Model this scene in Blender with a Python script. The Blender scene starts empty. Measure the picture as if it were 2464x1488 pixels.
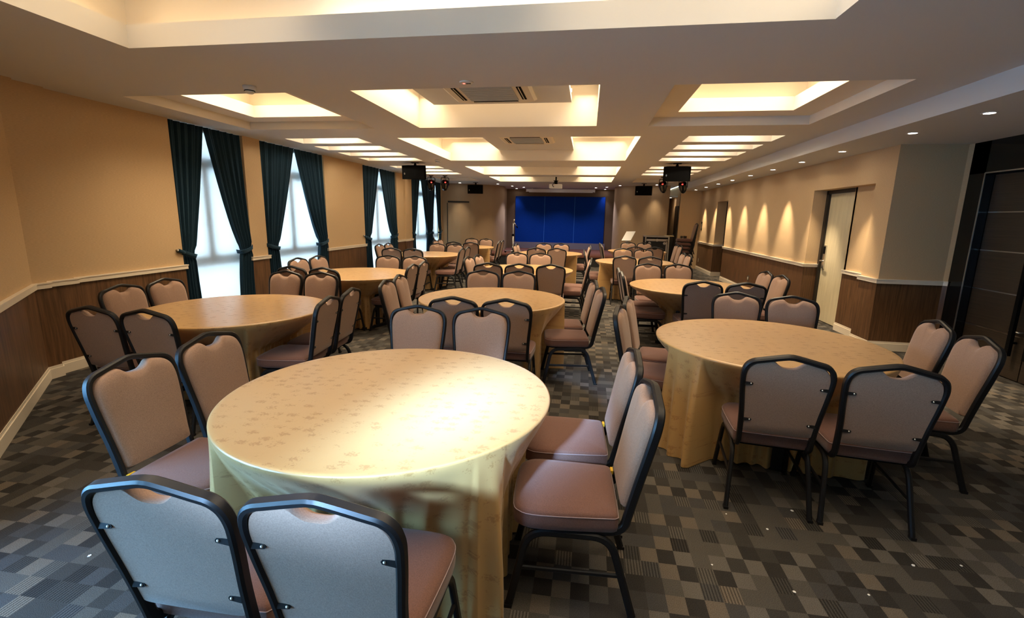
import bpy, bmesh, math, random
from mathutils import Vector, Matrix

random.seed(7)
scene = bpy.context.scene
COL = scene.collection
R = math.radians

# ------------------------------------------------------------------ camera
cam_data = bpy.data.cameras.new('camera')
cam = bpy.data.objects.new('camera', cam_data)
COL.objects.link(cam)
scene.camera = cam
cam_data.sensor_width = 36.0
cam_data.lens = 1131.36 / 2464 * 36.0
cam_data.clip_start = 0.05
cam_data.clip_end = 200
_ya, _pi, _ro = 0.1545, -0.1940, 0.0184
_r = Vector((math.cos(_ya), math.sin(_ya), 0)); _f = Vector((-math.sin(_ya), math.cos(_ya), 0)); _u = Vector((0, 0, 1))
_f2 = _f * math.cos(_pi) + _u * math.sin(_pi)
_u2 = -_f * math.sin(_pi) + _u * math.cos(_pi)
_r3 = _r * math.cos(_ro) + _u2 * math.sin(_ro)
_u3 = -_r * math.sin(_ro) + _u2 * math.cos(_ro)
cam.matrix_world = Matrix(((_r3.x, _u3.x, -_f2.x, 0), (_r3.y, _u3.y, -_f2.y, 0), (_r3.z, _u3.z, -_f2.z, 1.609), (0, 0, 0, 1)))

# ------------------------------------------------------------------ light levels
K_WORLD = 10.0        # overcast sky outside the windows
K_COVE = 2.7        # strip lights in the coffers
K_SLOT = 45.0        # tubes in the narrow ceiling slots
K_DOWN = 130.0        # recessed downlights, watts
K_STAGE = 45.0
K_ROOM = 18.0        # added fill lights above the coffer gaps, watts per square metre
K_PATCH = 7.5        # added light that makes the bright patch on the nearest table, watts
K_DAY = 52.0         # daylight through the glazed door beside the camera, watts
WARM = (1.0, 0.72, 0.42)
WARM2 = (1.0, 0.79, 0.53)
COOL = (0.23, 0.57, 1.0)

world = bpy.data.worlds.new('World')
scene.world = world
world.use_nodes = True
_wn = world.node_tree.nodes
_wn['Background'].inputs['Color'].default_value = (0.70, 0.89, 1.0, 1)
_wn['Background'].inputs['Strength'].default_value = K_WORLD

vs = scene.view_settings
vs.view_transform = 'Standard'
vs.look = 'None'
vs.gamma = 1.0
vs.exposure = 0.97
vs.use_curve_mapping = False

def area_light(name, loc, direction, sx, sy, power, color, spread=180):
    d = bpy.data.lights.new(name, 'AREA')
    d.shape = 'RECTANGLE'; d.size = sx; d.size_y = sy
    d.energy = power; d.color = color; d.spread = R(spread)
    o = bpy.data.objects.new(name, d); COL.objects.link(o)
    o.location = loc
    o.rotation_euler = Vector(direction).to_track_quat('-Z', 'Y').to_euler()
    return o

# fill lights added above the ceiling coffers to brighten the room through the openings
for (x0, x1, y0, y1) in [(-3.20, -1.90, 0.35, 3.05), (-0.30, 1.28, 0.35, 3.05), (-2.80, -1.88, 6.98, 9.70), (-0.32, 0.62, 6.98, 9.70),
                         (-2.80, -1.88, 10.88, 12.90), (-0.32, 0.62, 10.88, 12.90), (-2.80, -1.88, 13.6, 15.36), (-0.32, 0.62, 13.6, 15.36),
                         (-2.19, -1.94, 4.35, 6.13), (-0.23, 0.02, 4.35, 6.13), (-4.33, -3.16, 4.66, 5.84), (0.98, 2.15, 4.70, 5.90)]:
    area_light('coffer_fill', ((x0 + x1) / 2, (y0 + y1) / 2, 3.10), (0, 0, -1), x1 - x0, y1 - y0, K_ROOM * (0.26 if y0 < 1 else 1.0) * (x1 - x0) * (y1 - y0), WARM2, 124)

# daylight through the glazed door in the wall left of the camera
area_light('daylight', (-2.93, 0.25, 0.90), (0.90, 0.20, -0.62), 2.0, 1.6, K_DAY, COOL, 130)
# narrow light added behind the camera to make the bright patch on the nearest table
area_light('daylight', (-1.30, -1.48, 2.36), (0.80, 3.40, -1.60), 0.54, 0.42, K_PATCH, (0.33, 0.60, 1.0), 11)

# ------------------------------------------------------------------ materials
def mat(name):
    m = bpy.data.materials.new(name); m.use_nodes = True
    nt = m.node_tree
    return m, nt, nt.nodes['Principled BSDF']

def srgb(r, g, b):
    def f(c):
        c /= 255.0
        return c / 12.92 if c <= 0.04045 else ((c + 0.055) / 1.055) ** 2.4
    return (f(r), f(g), f(b), 1.0)

def plain(name, col, rough=0.5, metal=0.0, spec=0.5, bump=0.0, bscale=200.0, vary=0.0, coat=0.0):
    m, nt, p = mat(name)
    p.inputs['Base Color'].default_value = col
    p.inputs['Roughness'].default_value = rough
    p.inputs['Metallic'].default_value = metal
    p.inputs['Specular IOR Level'].default_value = spec
    p.inputs['Coat Weight'].default_value = coat
    tc = nt.nodes.new('ShaderNodeTexCoord')
    n = nt.nodes.new('ShaderNodeTexNoise'); n.inputs['Scale'].default_value = bscale; n.inputs['Detail'].default_value = 3
    nt.links.new(tc.outputs['Object'], n.inputs['Vector'])
    if bump:
        b = nt.nodes.new('ShaderNodeBump'); b.inputs['Strength'].default_value = bump; b.inputs['Distance'].default_value = 0.002
        nt.links.new(n.outputs['Fac'], b.inputs['Height']); nt.links.new(b.outputs['Normal'], p.inputs['Normal'])
    if vary:
        mx = nt.nodes.new('ShaderNodeMix'); mx.data_type = 'RGBA'; mx.blend_type = 'MULTIPLY'
        mx.inputs[0].default_value = 1.0
        mx.inputs[6].default_value = col
        mr = nt.nodes.new('ShaderNodeMapRange'); mr.inputs['From Min'].default_value = 0.3; mr.inputs['From Max'].default_value = 0.7
        mr.inputs['To Min'].default_value = 1 - vary; mr.inputs['To Max'].default_value = 1 + vary
        nt.links.new(n.outputs['Fac'], mr.inputs['Value'])
        cb = nt.nodes.new('ShaderNodeCombineColor')
        for k in range(3): nt.links.new(mr.outputs['Result'], cb.inputs[k])
        nt.links.new(cb.outputs['Color'], mx.inputs[7])
        nt.links.new(mx.outputs[2], p.inputs['Base Color'])
    return m

def emit(name, col, strength):
    m, nt, p = mat(name)
    p.inputs['Base Color'].default_value = (0.8, 0.8, 0.8, 1)
    p.inputs['Emission Color'].default_value = (*col, 1)
    p.inputs['Emission Strength'].default_value = strength
    return m

M = {}
M['ceiling'] = plain('ceiling_paint', (0.64, 0.635, 0.62, 1), 0.9, spec=0.2, bump=0.05, bscale=60)
M['coffer'] = plain('coffer_paint', (0.80, 0.74, 0.64, 1), 0.85, spec=0.2)
M['rail'] = plain('cream_gloss_paint', (0.80, 0.70, 0.55, 1), 0.35)
M['black_frame'] = plain('black_powder_coat', (0.008, 0.008, 0.009, 1), 0.42, spec=0.35, bump=0.03, bscale=500)
M['black'] = plain('black_plastic', (0.004, 0.004, 0.004, 1), 0.8, spec=0.06)
M['dark_gloss'] = plain('black_lacquer', (0.006, 0.006, 0.006, 1), 0.07, spec=0.5)
M['silver'] = plain('brushed_metal', (0.62, 0.60, 0.56, 1), 0.28, metal=1.0)
M['white'] = plain('white_plastic', (0.78, 0.78, 0.76, 1), 0.4)
M['cream_plastic'] = plain('cream_plastic', (0.70, 0.64, 0.52, 1), 0.45)
M['grille'] = plain('grille_grey', (0.38, 0.42, 0.45, 1), 0.6, bump=0.3, bscale=90)
M['dark_brown'] = plain('dark_jamb', (0.018, 0.014, 0.011, 1), 0.35)
M['yellow'] = plain('yellow_tag', (0.75, 0.42, 0.02, 1), 0.5)
M['stage'] = plain('stage_carpet', srgb(96, 62, 52), 0.95, spec=0.1, bump=0.4, bscale=300, vary=0.25)
M['stage_black'] = plain('stage_skirt', (0.008, 0.008, 0.008, 1), 0.8)
M['blue'] = plain('blue_felt', (0.003, 0.036, 0.27, 1), 0.95, spec=0.1, bump=0.3, bscale=120, vary=0.22)
M['blue_edge'] = plain('blue_batten', (0.02, 0.16, 0.62, 1), 0.6)
M['stage_wall'] = plain('stage_back_wall', srgb(120, 100, 80), 0.9, spec=0.15, bump=0.2, bscale=250)
M['plinth'] = plain('stage_plinth', srgb(120, 115, 125), 0.7)
M['red_lens'] = emit('red_lens', (1.0, 0.03, 0.02), 1.3)
M['red_led'] = emit('red_indicator', (1.0, 0.05, 0.03), 4.0)
M['cove'] = emit('cove_strip', WARM, K_COVE)
M['cove_white'] = emit('neutral_strip', (1.0, 0.92, 0.80), K_COVE * 2.4)
M['slot'] = emit('slot_tube', (1.0, 0.88, 0.70), K_SLOT)
M['lens'] = emit('downlight_lens', (1.0, 0.90, 0.80), 20.0)
M['pale_wood'] = plain('pale_wood', srgb(205, 180, 130), 0.5)
M['foil'] = plain('paper', (0.85, 0.84, 0.80, 1), 0.7)
M['glass_clear'] = None

def m_glass(name, tint=(1, 1, 1, 1), rough=0.0):
    m, nt, p = mat(name)
    p.inputs['Base Color'].default_value = tint
    p.inputs['Transmission Weight'].default_value = 1.0
    p.inputs['Roughness'].default_value = rough
    p.inputs['IOR'].default_value = 1.45
    return m
M['glass_clear'] = m_glass('drinking_glass')

def m_pane(name='window_pane', tint=(0.92, 0.96, 0.97, 1)):
    m = bpy.data.materials.new(name); m.use_nodes = True
    nt = m.node_tree; nt.nodes.clear()
    out = nt.nodes.new('ShaderNodeOutputMaterial')
    t = nt.nodes.new('ShaderNodeBsdfTransparent'); t.inputs['Color'].default_value = tint
    g = nt.nodes.new('ShaderNodeBsdfGlossy'); g.inputs['Roughness'].default_value = 0.02
    mx = nt.nodes.new('ShaderNodeMixShader'); mx.inputs[0].default_value = 0.06
    nt.links.new(t.outputs[0], mx.inputs[1]); nt.links.new(g.outputs[0], mx.inputs[2]); nt.links.new(mx.outputs[0], out.inputs['Surface'])
    return m
M['pane'] = m_pane()
M['tinted_pane'] = m_pane('tinted_pane', (0.42, 0.58, 0.72, 1))  # tint added to hold back sky light at the unseen openings

def m_blind():
    m = bpy.data.materials.new('sheer_blind'); m.use_nodes = True
    nt = m.node_tree; nt.nodes.clear()
    out = nt.nodes.new('ShaderNodeOutputMaterial')
    tc = nt.nodes.new('ShaderNodeTexCoord')
    w = nt.nodes.new('ShaderNodeTexNoise'); w.inputs['Scale'].default_value = 400
    nt.links.new(tc.outputs['Object'], w.inputs['Vector'])
    cr = nt.nodes.new('ShaderNodeValToRGB')
    cr.color_ramp.elements[0].color = (0.42, 0.43, 0.44, 1); cr.color_ramp.elements[1].color = (0.55, 0.56, 0.57, 1)
    nt.links.new(w.outputs['Fac'], cr.inputs['Fac'])
    d = nt.nodes.new('ShaderNodeBsdfDiffuse'); t = nt.nodes.new('ShaderNodeBsdfTranslucent')
    s = nt.nodes.new('ShaderNodeBsdfTransparent'); s.inputs['Color'].default_value = (0.5, 0.5, 0.5, 1)
    nt.links.new(cr.outputs['Color'], d.inputs['Color']); nt.links.new(cr.outputs['Color'], t.inputs['Color'])
    m1 = nt.nodes.new('ShaderNodeMixShader'); m1.inputs[0].default_value = 0.55
    nt.links.new(d.outputs[0], m1.inputs[1]); nt.links.new(t.outputs[0], m1.inputs[2])
    m2 = nt.nodes.new('ShaderNodeMixShader'); m2.inputs[0].default_value = 0.16
    nt.links.new(m1.outputs[0], m2.inputs[1]); nt.links.new(s.outputs[0], m2.inputs[2])
    nt.links.new(m2.outputs[0], out.inputs['Surface'])
    return m
M['blind'] = m_blind()

def node(nt, t, **kw):
    n = nt.nodes.new(t)
    for k, v in kw.items(): setattr(n, k, v)
    return n

def math_n(nt, op, a, b=None, c=None):
    n = node(nt, 'ShaderNodeMath', operation=op)
    for i, v in enumerate((a, b, c)):
        if v is None: continue
        if isinstance(v, (int, float)): n.inputs[i].default_value = v
        else: nt.links.new(v, n.inputs[i])
    return n.outputs[0]

def m_wallpaper(name, col):
    m, nt, p = mat(name)
    tc = node(nt, 'ShaderNodeTexCoord')
    sx = node(nt, 'ShaderNodeSeparateXYZ'); nt.links.new(tc.outputs['Object'], sx.inputs[0])
    h = math_n(nt, 'MULTIPLY_ADD', sx.outputs['Y'], 0.61, sx.outputs['X'])
    cb = node(nt, 'ShaderNodeCombineXYZ')
    nt.links.new(math_n(nt, 'MULTIPLY', h, 60), cb.inputs['X']); nt.links.new(math_n(nt, 'MULTIPLY', sx.outputs['Z'], 420), cb.inputs['Y'])
    n = node(nt, 'ShaderNodeTexNoise'); n.inputs['Scale'].default_value = 1.0; n.inputs['Detail'].default_value = 4
    nt.links.new(cb.outputs[0], n.inputs['Vector'])
    cr = node(nt, 'ShaderNodeValToRGB')
    cr.color_ramp.elements[0].position = 0.25; cr.color_ramp.elements[1].position = 0.75
    cr.color_ramp.elements[0].color = tuple(c * 0.84 for c in col[:3]) + (1,)
    cr.color_ramp.elements[1].color = tuple(min(1, c * 1.12) for c in col[:3]) + (1,)
    nt.links.new(n.outputs['Fac'], cr.inputs['Fac']); nt.links.new(cr.outputs['Color'], p.inputs['Base Color'])
    b = node(nt, 'ShaderNodeBump'); b.inputs['Strength'].default_value = 0.25; b.inputs['Distance'].default_value = 0.002
    nt.links.new(n.outputs['Fac'], b.inputs['Height']); nt.links.new(b.outputs['Normal'], p.inputs['Normal'])
    p.inputs['Roughness'].default_value = 0.75; p.inputs['Specular IOR Level'].default_value = 0.25
    return m
M['wall'] = m_wallpaper('woven_wallpaper', srgb(200, 171, 132))
M['wall_panel'] = m_wallpaper('ribbed_wall_panel', srgb(170, 146, 116))

def m_wood(name, c0, c1, axis='Z', rough=0.45, freq=70.0):
    m, nt, p = mat(name)
    tc = node(nt, 'ShaderNodeTexCoord')
    sx = node(nt, 'ShaderNodeSeparateXYZ'); nt.links.new(tc.outputs['Object'], sx.inputs[0])
    h = math_n(nt, 'MULTIPLY_ADD', sx.outputs['Y'], 0.61, sx.outputs['X'])
    a, b = (h, sx.outputs['Z']) if axis == 'Z' else (sx.outputs['Z'], h)
    cb = node(nt, 'ShaderNodeCombineXYZ')
    nt.links.new(math_n(nt, 'MULTIPLY', a, freq), cb.inputs['X']); nt.links.new(math_n(nt, 'MULTIPLY', b, 2.0), cb.inputs['Y'])
    n = node(nt, 'ShaderNodeTexNoise'); n.inputs['Scale'].default_value = 1.0; n.inputs['Detail'].default_value = 6; n.inputs['Roughness'].default_value = 0.65
    nt.links.new(cb.outputs[0], n.inputs['Vector'])
    cr = node(nt, 'ShaderNodeValToRGB')
    cr.color_ramp.elements[0].position = 0.32; cr.color_ramp.elements[1].position = 0.70
    cr.color_ramp.elements[0].color = c0; cr.color_ramp.elements[1].color = c1
    nt.links.new(n.outputs['Fac'], cr.inputs['Fac']); nt.links.new(cr.outputs['Color'], p.inputs['Base Color'])
    p.inputs['Roughness'].default_value = rough
    return m
M['wainscot'] = m_wood('walnut_veneer', srgb(68, 46, 27), srgb(122, 87, 56))
M['door_cream'] = m_wood('pale_veneer', srgb(196, 184, 150), srgb(214, 202, 168), freq=30)
M['door_dark'] = m_wood('wenge_veneer', srgb(42, 34, 26), srgb(66, 55, 43), axis='H', freq=90)

def m_carpet():
    m, nt, p = mat('patchwork_carpet')
    tc = node(nt, 'ShaderNodeTexCoord')
    sx = node(nt, 'ShaderNodeSeparateXYZ'); nt.links.new(tc.outputs['Object'], sx.inputs[0])
    gx = math_n(nt, 'DIVIDE', sx.outputs['X'], 0.082); gy = math_n(nt, 'DIVIDE', sx.outputs['Y'], 0.098)
    fx = math_n(nt, 'FLOOR', gx); fy = math_n(nt, 'FLOOR', gy)
    fy2 = math_n(nt, 'ADD', math_n(nt, 'FLOOR', math_n(nt, 'DIVIDE', fy, 2.0)), 0.37)
    def wn(x, y, z):
        c = node(nt, 'ShaderNodeCombineXYZ')
        for i, v in enumerate((x, y, z)):
            if isinstance(v, (int, float)): c.inputs[i].default_value = v
            else: nt.links.new(v, c.inputs[i])
        w = node(nt, 'ShaderNodeTexWhiteNoise', noise_dimensions='3D'); nt.links.new(c.outputs[0], w.inputs['Vector'])
        return w.outputs['Value']
    pick = math_n(nt, 'LESS_THAN', wn(fx, fy2, 3.3), 0.30)
    cy = math_n(nt, 'ADD', math_n(nt, 'MULTIPLY', pick, fy2), math_n(nt, 'MULTIPLY', math_n(nt, 'SUBTRACT', 1.0, pick), fy))
    v = wn(fx, cy, 0.5)
    # neighbouring blocks tend to alternate, as in the woven checker
    chk = math_n(nt, 'PINGPONG', math_n(nt, 'ADD', fx, fy), 1.0)
    v = math_n(nt, 'ADD', math_n(nt, 'MULTIPLY', v, 0.72), math_n(nt, 'MULTIPLY', chk, 0.26))
    cr = node(nt, 'ShaderNodeValToRGB'); cr.color_ramp.interpolation = 'CONSTANT'
    tones = [(0.0, srgb(50, 47, 44)), (0.22, srgb(60, 57, 53)), (0.42, srgb(80, 76, 70)), (0.58, srgb(68, 66, 64)), (0.72, srgb(96, 91, 84)), (0.86, srgb(100, 91, 80))]
    e = cr.color_ramp.elements
    e[0].position, e[0].color = tones[0]; e[1].position, e[1].color = tones[1]
    for t in tones[2:]:
        q = e.new(t[0]); q.color = t[1]
    nt.links.new(v, cr.inputs['Fac'])
    # ribbed blocks
    rib = math_n(nt, 'GREATER_THAN', wn(fx, fy, 9.1), 0.86)
    wv = math_n(nt, 'SINE', math_n(nt, 'MULTIPLY', sx.outputs['X'], 2 * math.pi / 0.0137))
    ribv = math_n(nt, 'MULTIPLY', rib, math_n(nt, 'MULTIPLY', math_n(nt, 'ADD', wv, 0.2), 0.42))
    g = node(nt, 'ShaderNodeTexNoise'); g.inputs['Scale'].default_value = 330; g.inputs['Detail'].default_value = 2
    nt.links.new(tc.outputs['Object'], g.inputs['Vector'])
    gr = node(nt, 'ShaderNodeMapRange'); gr.inputs['From Min'].default_value = 0.3; gr.inputs['From Max'].default_value = 0.7
    gr.inputs['To Min'].default_value = 0.55; gr.inputs['To Max'].default_value = 1.45
    nt.links.new(g.outputs['Fac'], gr.inputs['Value'])
    fac = math_n(nt, 'SUBTRACT', gr.outputs['Result'], ribv)
    vm = node(nt, 'ShaderNodeVectorMath', operation='SCALE')
    nt.links.new(cr.outputs['Color'], vm.inputs[0]); nt.links.new(fac, vm.inputs['Scale'])
    nt.links.new(vm.outputs['Vector'], p.inputs['Base Color'])
    b = node(nt, 'ShaderNodeBump'); b.inputs['Strength'].default_value = 0.5; b.inputs['Distance'].default_value = 0.003
    nt.links.new(fac, b.inputs['Height']); nt.links.new(b.outputs['Normal'], p.inputs['Normal'])
    p.inputs['Roughness'].default_value = 0.95; p.inputs['Specular IOR Level'].default_value = 0.15
    return m
M['carpet'] = m_carpet()

def m_damask():
    m, nt, p = mat('gold_damask')
    uv = node(nt, 'ShaderNodeUVMap')
    n1 = node(nt, 'ShaderNodeTexNoise'); n1.inputs['Scale'].default_value = 85; n1.inputs['Detail'].default_value = 4; n1.inputs['Roughness'].default_value = 0.75
    sc = node(nt, 'ShaderNodeMapping'); sc.inputs['Scale'].default_value = (13.0, 19.0, 1.0); nt.links.new(uv.outputs[0], sc.inputs['Vector'])
    vo = node(nt, 'ShaderNodeTexVoronoi'); vo.inputs['Scale'].default_value = 1.0; vo.inputs['Randomness'].default_value = 0.55
    nt.links.new(sc.outputs[0], vo.inputs['Vector']); nt.links.new(uv.outputs[0], n1.inputs['Vector'])
    s = math_n(nt, 'ADD', n1.outputs['Fac'], math_n(nt, 'MULTIPLY', math_n(nt, 'SUBTRACT', 0.42, vo.outputs['Distance']), 0.55))
    cr = node(nt, 'ShaderNodeValToRGB')
    cr.color_ramp.elements[0].position = 0.56; cr.color_ramp.elements[1].position = 0.62
    cr.color_ramp.elements[0].color = (0, 0, 0, 1); cr.color_ramp.elements[1].color = (1, 1, 1, 1)
    nt.links.new(s, cr.inputs['Fac'])
    mx = node(nt, 'ShaderNodeMix', data_type='RGBA')
    nt.links.new(cr.outputs['Color'], mx.inputs[0])
    mx.inputs[6].default_value = srgb(188, 149, 94); mx.inputs[7].default_value = srgb(166, 125, 72)
    nt.links.new(mx.outputs[2], p.inputs['Base Color'])
    mr = node(nt, 'ShaderNodeMapRange'); mr.inputs['To Min'].default_value = 0.29; mr.inputs['To Max'].default_value = 0.40
    nt.links.new(cr.outputs['Color'], mr.inputs['Value']); nt.links.new(mr.outputs['Result'], p.inputs['Roughness'])
    p.inputs['Specular IOR Level'].default_value = 1.0
    p.inputs['Sheen Weight'].default_value = 0.2; p.inputs['Sheen Roughness'].default_value = 0.4
    p.inputs['Sheen Tint'].default_value = (1.0, 0.92, 0.75, 1)
    n3 = node(nt, 'ShaderNodeTexNoise'); n3.inputs['Scale'].default_value = 5.0; n3.inputs['Detail'].default_value = 3
    nt.links.new(uv.outputs[0], n3.inputs['Vector'])
    b = node(nt, 'ShaderNodeBump'); b.inputs['Strength'].default_value = 0.06; b.inputs['Distance'].default_value = 0.02
    nt.links.new(n3.outputs['Fac'], b.inputs['Height']); nt.links.new(b.outputs['Normal'], p.inputs['Normal'])
    return m
M['damask'] = m_damask()

def m_fabric(name, col, sheen=0.3, scale=260):
    m, nt, p = mat(name)
    tc = node(nt, 'ShaderNodeTexCoord')
    n = node(nt, 'ShaderNodeTexNoise'); n.inputs['Scale'].default_value = scale; n.inputs['Detail'].default_value = 3
    nt.links.new(tc.outputs['Object'], n.inputs['Vector'])
    cr = node(nt, 'ShaderNodeValToRGB')
    cr.color_ramp.elements[0].position = 0.3; cr.color_ramp.elements[1].position = 0.7
    cr.color_ramp.elements[0].color = tuple(c * 0.82 for c in col[:3]) + (1,)
    cr.color_ramp.elements[1].color = tuple(c * 1.15 for c in col[:3]) + (1,)
    nt.links.new(n.outputs['Fac'], cr.inputs['Fac']); nt.links.new(cr.outputs['Color'], p.inputs['Base Color'])
    b = node(nt, 'ShaderNodeBump'); b.inputs['Strength'].default_value = 0.25; b.inputs['Distance'].default_value = 0.002
    nt.links.new(n.outputs['Fac'], b.inputs['Height']); nt.links.new(b.outputs['Normal'], p.inputs['Normal'])
    p.inputs['Roughness'].default_value = 0.9; p.inputs['Specular IOR Level'].default_value = 0.2
    p.inputs['Sheen Weight'].default_value = sheen; p.inputs['Sheen Roughness'].default_value = 0.5
    if col[2] > col[0]: p.inputs['Sheen Tint'].default_value = (0.28, 0.62, 0.95, 1)
    return m
M['pad'] = m_fabric('taupe_back_fabric', srgb(160, 130, 111), 0.2)
M['seat'] = m_fabric('mocha_seat_fabric', srgb(110, 79, 69), 0.2)
M['velvet'] = m_fabric('dark_teal_velvet', (0.005, 0.019, 0.032, 1), 0.4, 90)
M['thread'] = plain('pale_thread', srgb(160, 140, 140), 0.8)

# ------------------------------------------------------------------ mesh helpers
class MB:
    def __init__(self):
        self.v = []; self.f = []; self.uv = None
    def add(self, verts, faces):
        o = len(self.v); self.v += [tuple(p) for p in verts]; self.f += [tuple(i + o for i in f) for f in faces]
        return self
    def box(self, x0, x1, y0, y1, z0, z1, mtx=None):
        vs_ = [Vector((x, y, z)) for z in (z0, z1) for y in (y0, y1) for x in (x0, x1)]
        if mtx is not None: vs_ = [mtx @ p for p in vs_]
        return self.add(vs_, [(0, 2, 3, 1), (4, 5, 7, 6), (0, 1, 5, 4), (2, 6, 7, 3), (0, 4, 6, 2), (1, 3, 7, 5)])
    def cbox(self, c, s, mtx=None):
        return self.box(c[0] - s[0] / 2, c[0] + s[0] / 2, c[1] - s[1] / 2, c[1] + s[1] / 2, c[2] - s[2] / 2, c[2] + s[2] / 2, mtx)
    def prism(self, poly, z0, z1):
        n = len(poly)
        vs_ = [(x, y, z0) for x, y in poly] + [(x, y, z1) for x, y in poly]
        fs = [tuple(reversed(range(n))), tuple(range(n, 2 * n))] + [(i, (i + 1) % n, n + (i + 1) % n, n + i) for i in range(n)]
        return self.add(vs_, fs)
    def loft(self, loops, cap0=True, cap1=True, closed=True):
        n = len(loops[0]); vs_ = [p for l in loops for p in l]; fs = []
        for k in range(len(loops) - 1):
            for i in range(n if closed else n - 1):
                j = (i + 1) % n
                fs.append((k * n + i, k * n + j, (k + 1) * n + j, (k + 1) * n + i))
        if cap0: fs.append(tuple(reversed(range(n))))
        if cap1: fs.append(tuple(range((len(loops) - 1) * n, len(loops) * n)))
        return self.add(vs_, fs)
    def lathe(self, prof, seg=24, c=(0, 0, 0), mtx=None, caps=True):
        loops = []
        for r, z in prof:
            l = [Vector((c[0] + r * math.cos(2 * math.pi * i / seg), c[1] + r * math.sin(2 * math.pi * i / seg), c[2] + z)) for i in range(seg)]
            if mtx is not None: l = [mtx @ p for p in l]
            loops.append(l)
        return self.loft(loops, caps, caps)
    def sweep(self, path, prof, n0=Vector((1, 0, 0))):
        path = [Vector(p) for p in path]; loops = []; n = Vector(n0)
        for i, p in enumerate(path):
            a = path[max(0, i - 1)]; b = path[min(len(path) - 1, i + 1)]
            t = (b - a).normalized()
            n = (n - t * n.dot(t)).normalized(); bb = t.cross(n)
            loops.append([p + n * u + bb * w for u, w in prof])
        return self.loft(loops)
    def tube(self, path, r, seg=8, n0=Vector((0.3, 0.5, 0.8))):
        return self.sweep(path, [(r * math.cos(2 * math.pi * i / seg), r * math.sin(2 * math.pi * i / seg)) for i in range(seg)], n0)
    def mesh(self, name, m=None, smooth=False):
        me = bpy.data.meshes.new(name)
        me.from_pydata(self.v, [], self.f)
        bm = bmesh.new(); bm.from_mesh(me)
        bmesh.ops.recalc_face_normals(bm, faces=bm.faces)
        bm.to_mesh(me); bm.free()
        if m is not None: me.materials.append(m)
        if smooth:
            me.polygons.foreach_set('use_smooth', [True] * len(me.polygons))
        me.update()
        return me

def rrect(w, d, r=0.3):
    a, b = w / 2, d / 2; k = r * min(w, d)
    return [(a, b - k), (a - k, b), (-a + k, b), (-a, b - k), (-a, -b + k), (-a + k, -b), (a - k, -b), (a, -b + k)]

def obj(name, me, parent=None, loc=None, rotz=None):
    o = bpy.data.objects.new(name, me); COL.objects.link(o)
    if parent is not None: o.parent = parent
    if loc is not None: o.location = loc
    if rotz is not None: o.rotation_euler = (0, 0, rotz)
    return o

def build(name, mb, m, parent=None, smooth=False, auto=None):
    me = mb.mesh(name, m, smooth or auto is not None)
    if auto is not None:
        me.set_sharp_from_angle(angle=R(auto))
    return obj(name, me, parent)

def empty(name, loc=(0, 0, 0), rotz=0.0):
    o = bpy.data.objects.new(name, None); COL.objects.link(o)
    o.location = loc; o.rotation_euler = (0, 0, rotz); o.empty_display_size = 0.1
    return o

def tag(o, label, cat, group=None):
    o['label'] = label; o['category'] = cat
    if group: o['group'] = group
    return o

def struct(o, label=None):
    o['kind'] = 'structure'
    if label: o['label'] = label
    return o

def catmull(pts, n=6, closed=False):
    P = [Vector(p) for p in pts]; out = []
    N = len(P)
    rng = range(N if closed else N - 1)
    for i in rng:
        if closed: a, b, c, d = P[i - 1], P[i], P[(i + 1) % N], P[(i + 2) % N]
        else: a, b, c, d = P[max(0, i - 1)], P[i], P[i + 1], P[min(N - 1, i + 2)]
        for k in range(n):
            t = k / n
            out.append(0.5 * ((2 * b) + (c - a) * t + (2 * a - 5 * b + 4 * c - d) * t * t + (3 * b - a - 3 * c + d) * t ** 3))
    if not closed: out.append(P[-1])
    return out

def arc_path(pts, r, n=5):
    """polyline with rounded corners"""
    P = [Vector(p) for p in pts]; out = [P[0]]
    for i in range(1, len(P) - 1):
        a, b, c = P[i - 1], P[i], P[i + 1]
        rr = min(r, (a - b).length * 0.48, (c - b).length * 0.48)
        p0 = b + (a - b).normalized() * rr; p1 = b + (c - b).normalized() * rr
        for k in range(n + 1):
            t = k / n
            out.append(p0 * (1 - t) ** 2 + b * 2 * t * (1 - t) + p1 * t * t)
    out.append(P[-1])
    return out

# ------------------------------------------------------------------ the room
ZC, ZS = 2.717, 2.541
XL, XR = -5.134, 3.645
RAIL_T, RAIL_B, BASE_H = 0.923, 0.868, 0.12

def offset_poly(poly, d, side):
    P = [Vector((x, y)) for x, y in poly]; out = []
    def nrm(a, b):
        t = (b - a).normalized(); return Vector((-t.y, t.x)) * side
    for i, p in enumerate(P):
        if i == 0: n = nrm(P[0], P[1]); out.append(p + n * d)
        elif i == len(P) - 1: n = nrm(P[-2], P[-1]); out.append(p + n * d)
        else:
            n1, n2 = nrm(P[i - 1], p), nrm(p, P[i + 1]); m_ = (n1 + n2)
            m_ = m_ / max(0.3, m_.dot(n1)) if m_.length > 1e-6 else n1
            out.append(p + m_ * d)
    return out

def run(mb, poly, side, d0, d1, z0, z1):
    A = offset_poly(poly, d0, side); B = offset_poly(poly, d1, side); n = len(A)
    for i in range(n - 1):
        vs_ = []
        for z in (z0, z1):
            for q in (A[i], A[i + 1], B[i + 1], B[i]): vs_.append((q.x, q.y, z))
        fs = [(3, 2, 1, 0), (4, 5, 6, 7), (0, 1, 5, 4), (2, 3, 7, 6)]
        if i == 0: fs.append((3, 0, 4, 7))
        if i == n - 2: fs.append((1, 2, 6, 5))
        mb.add(vs_, fs)

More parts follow.
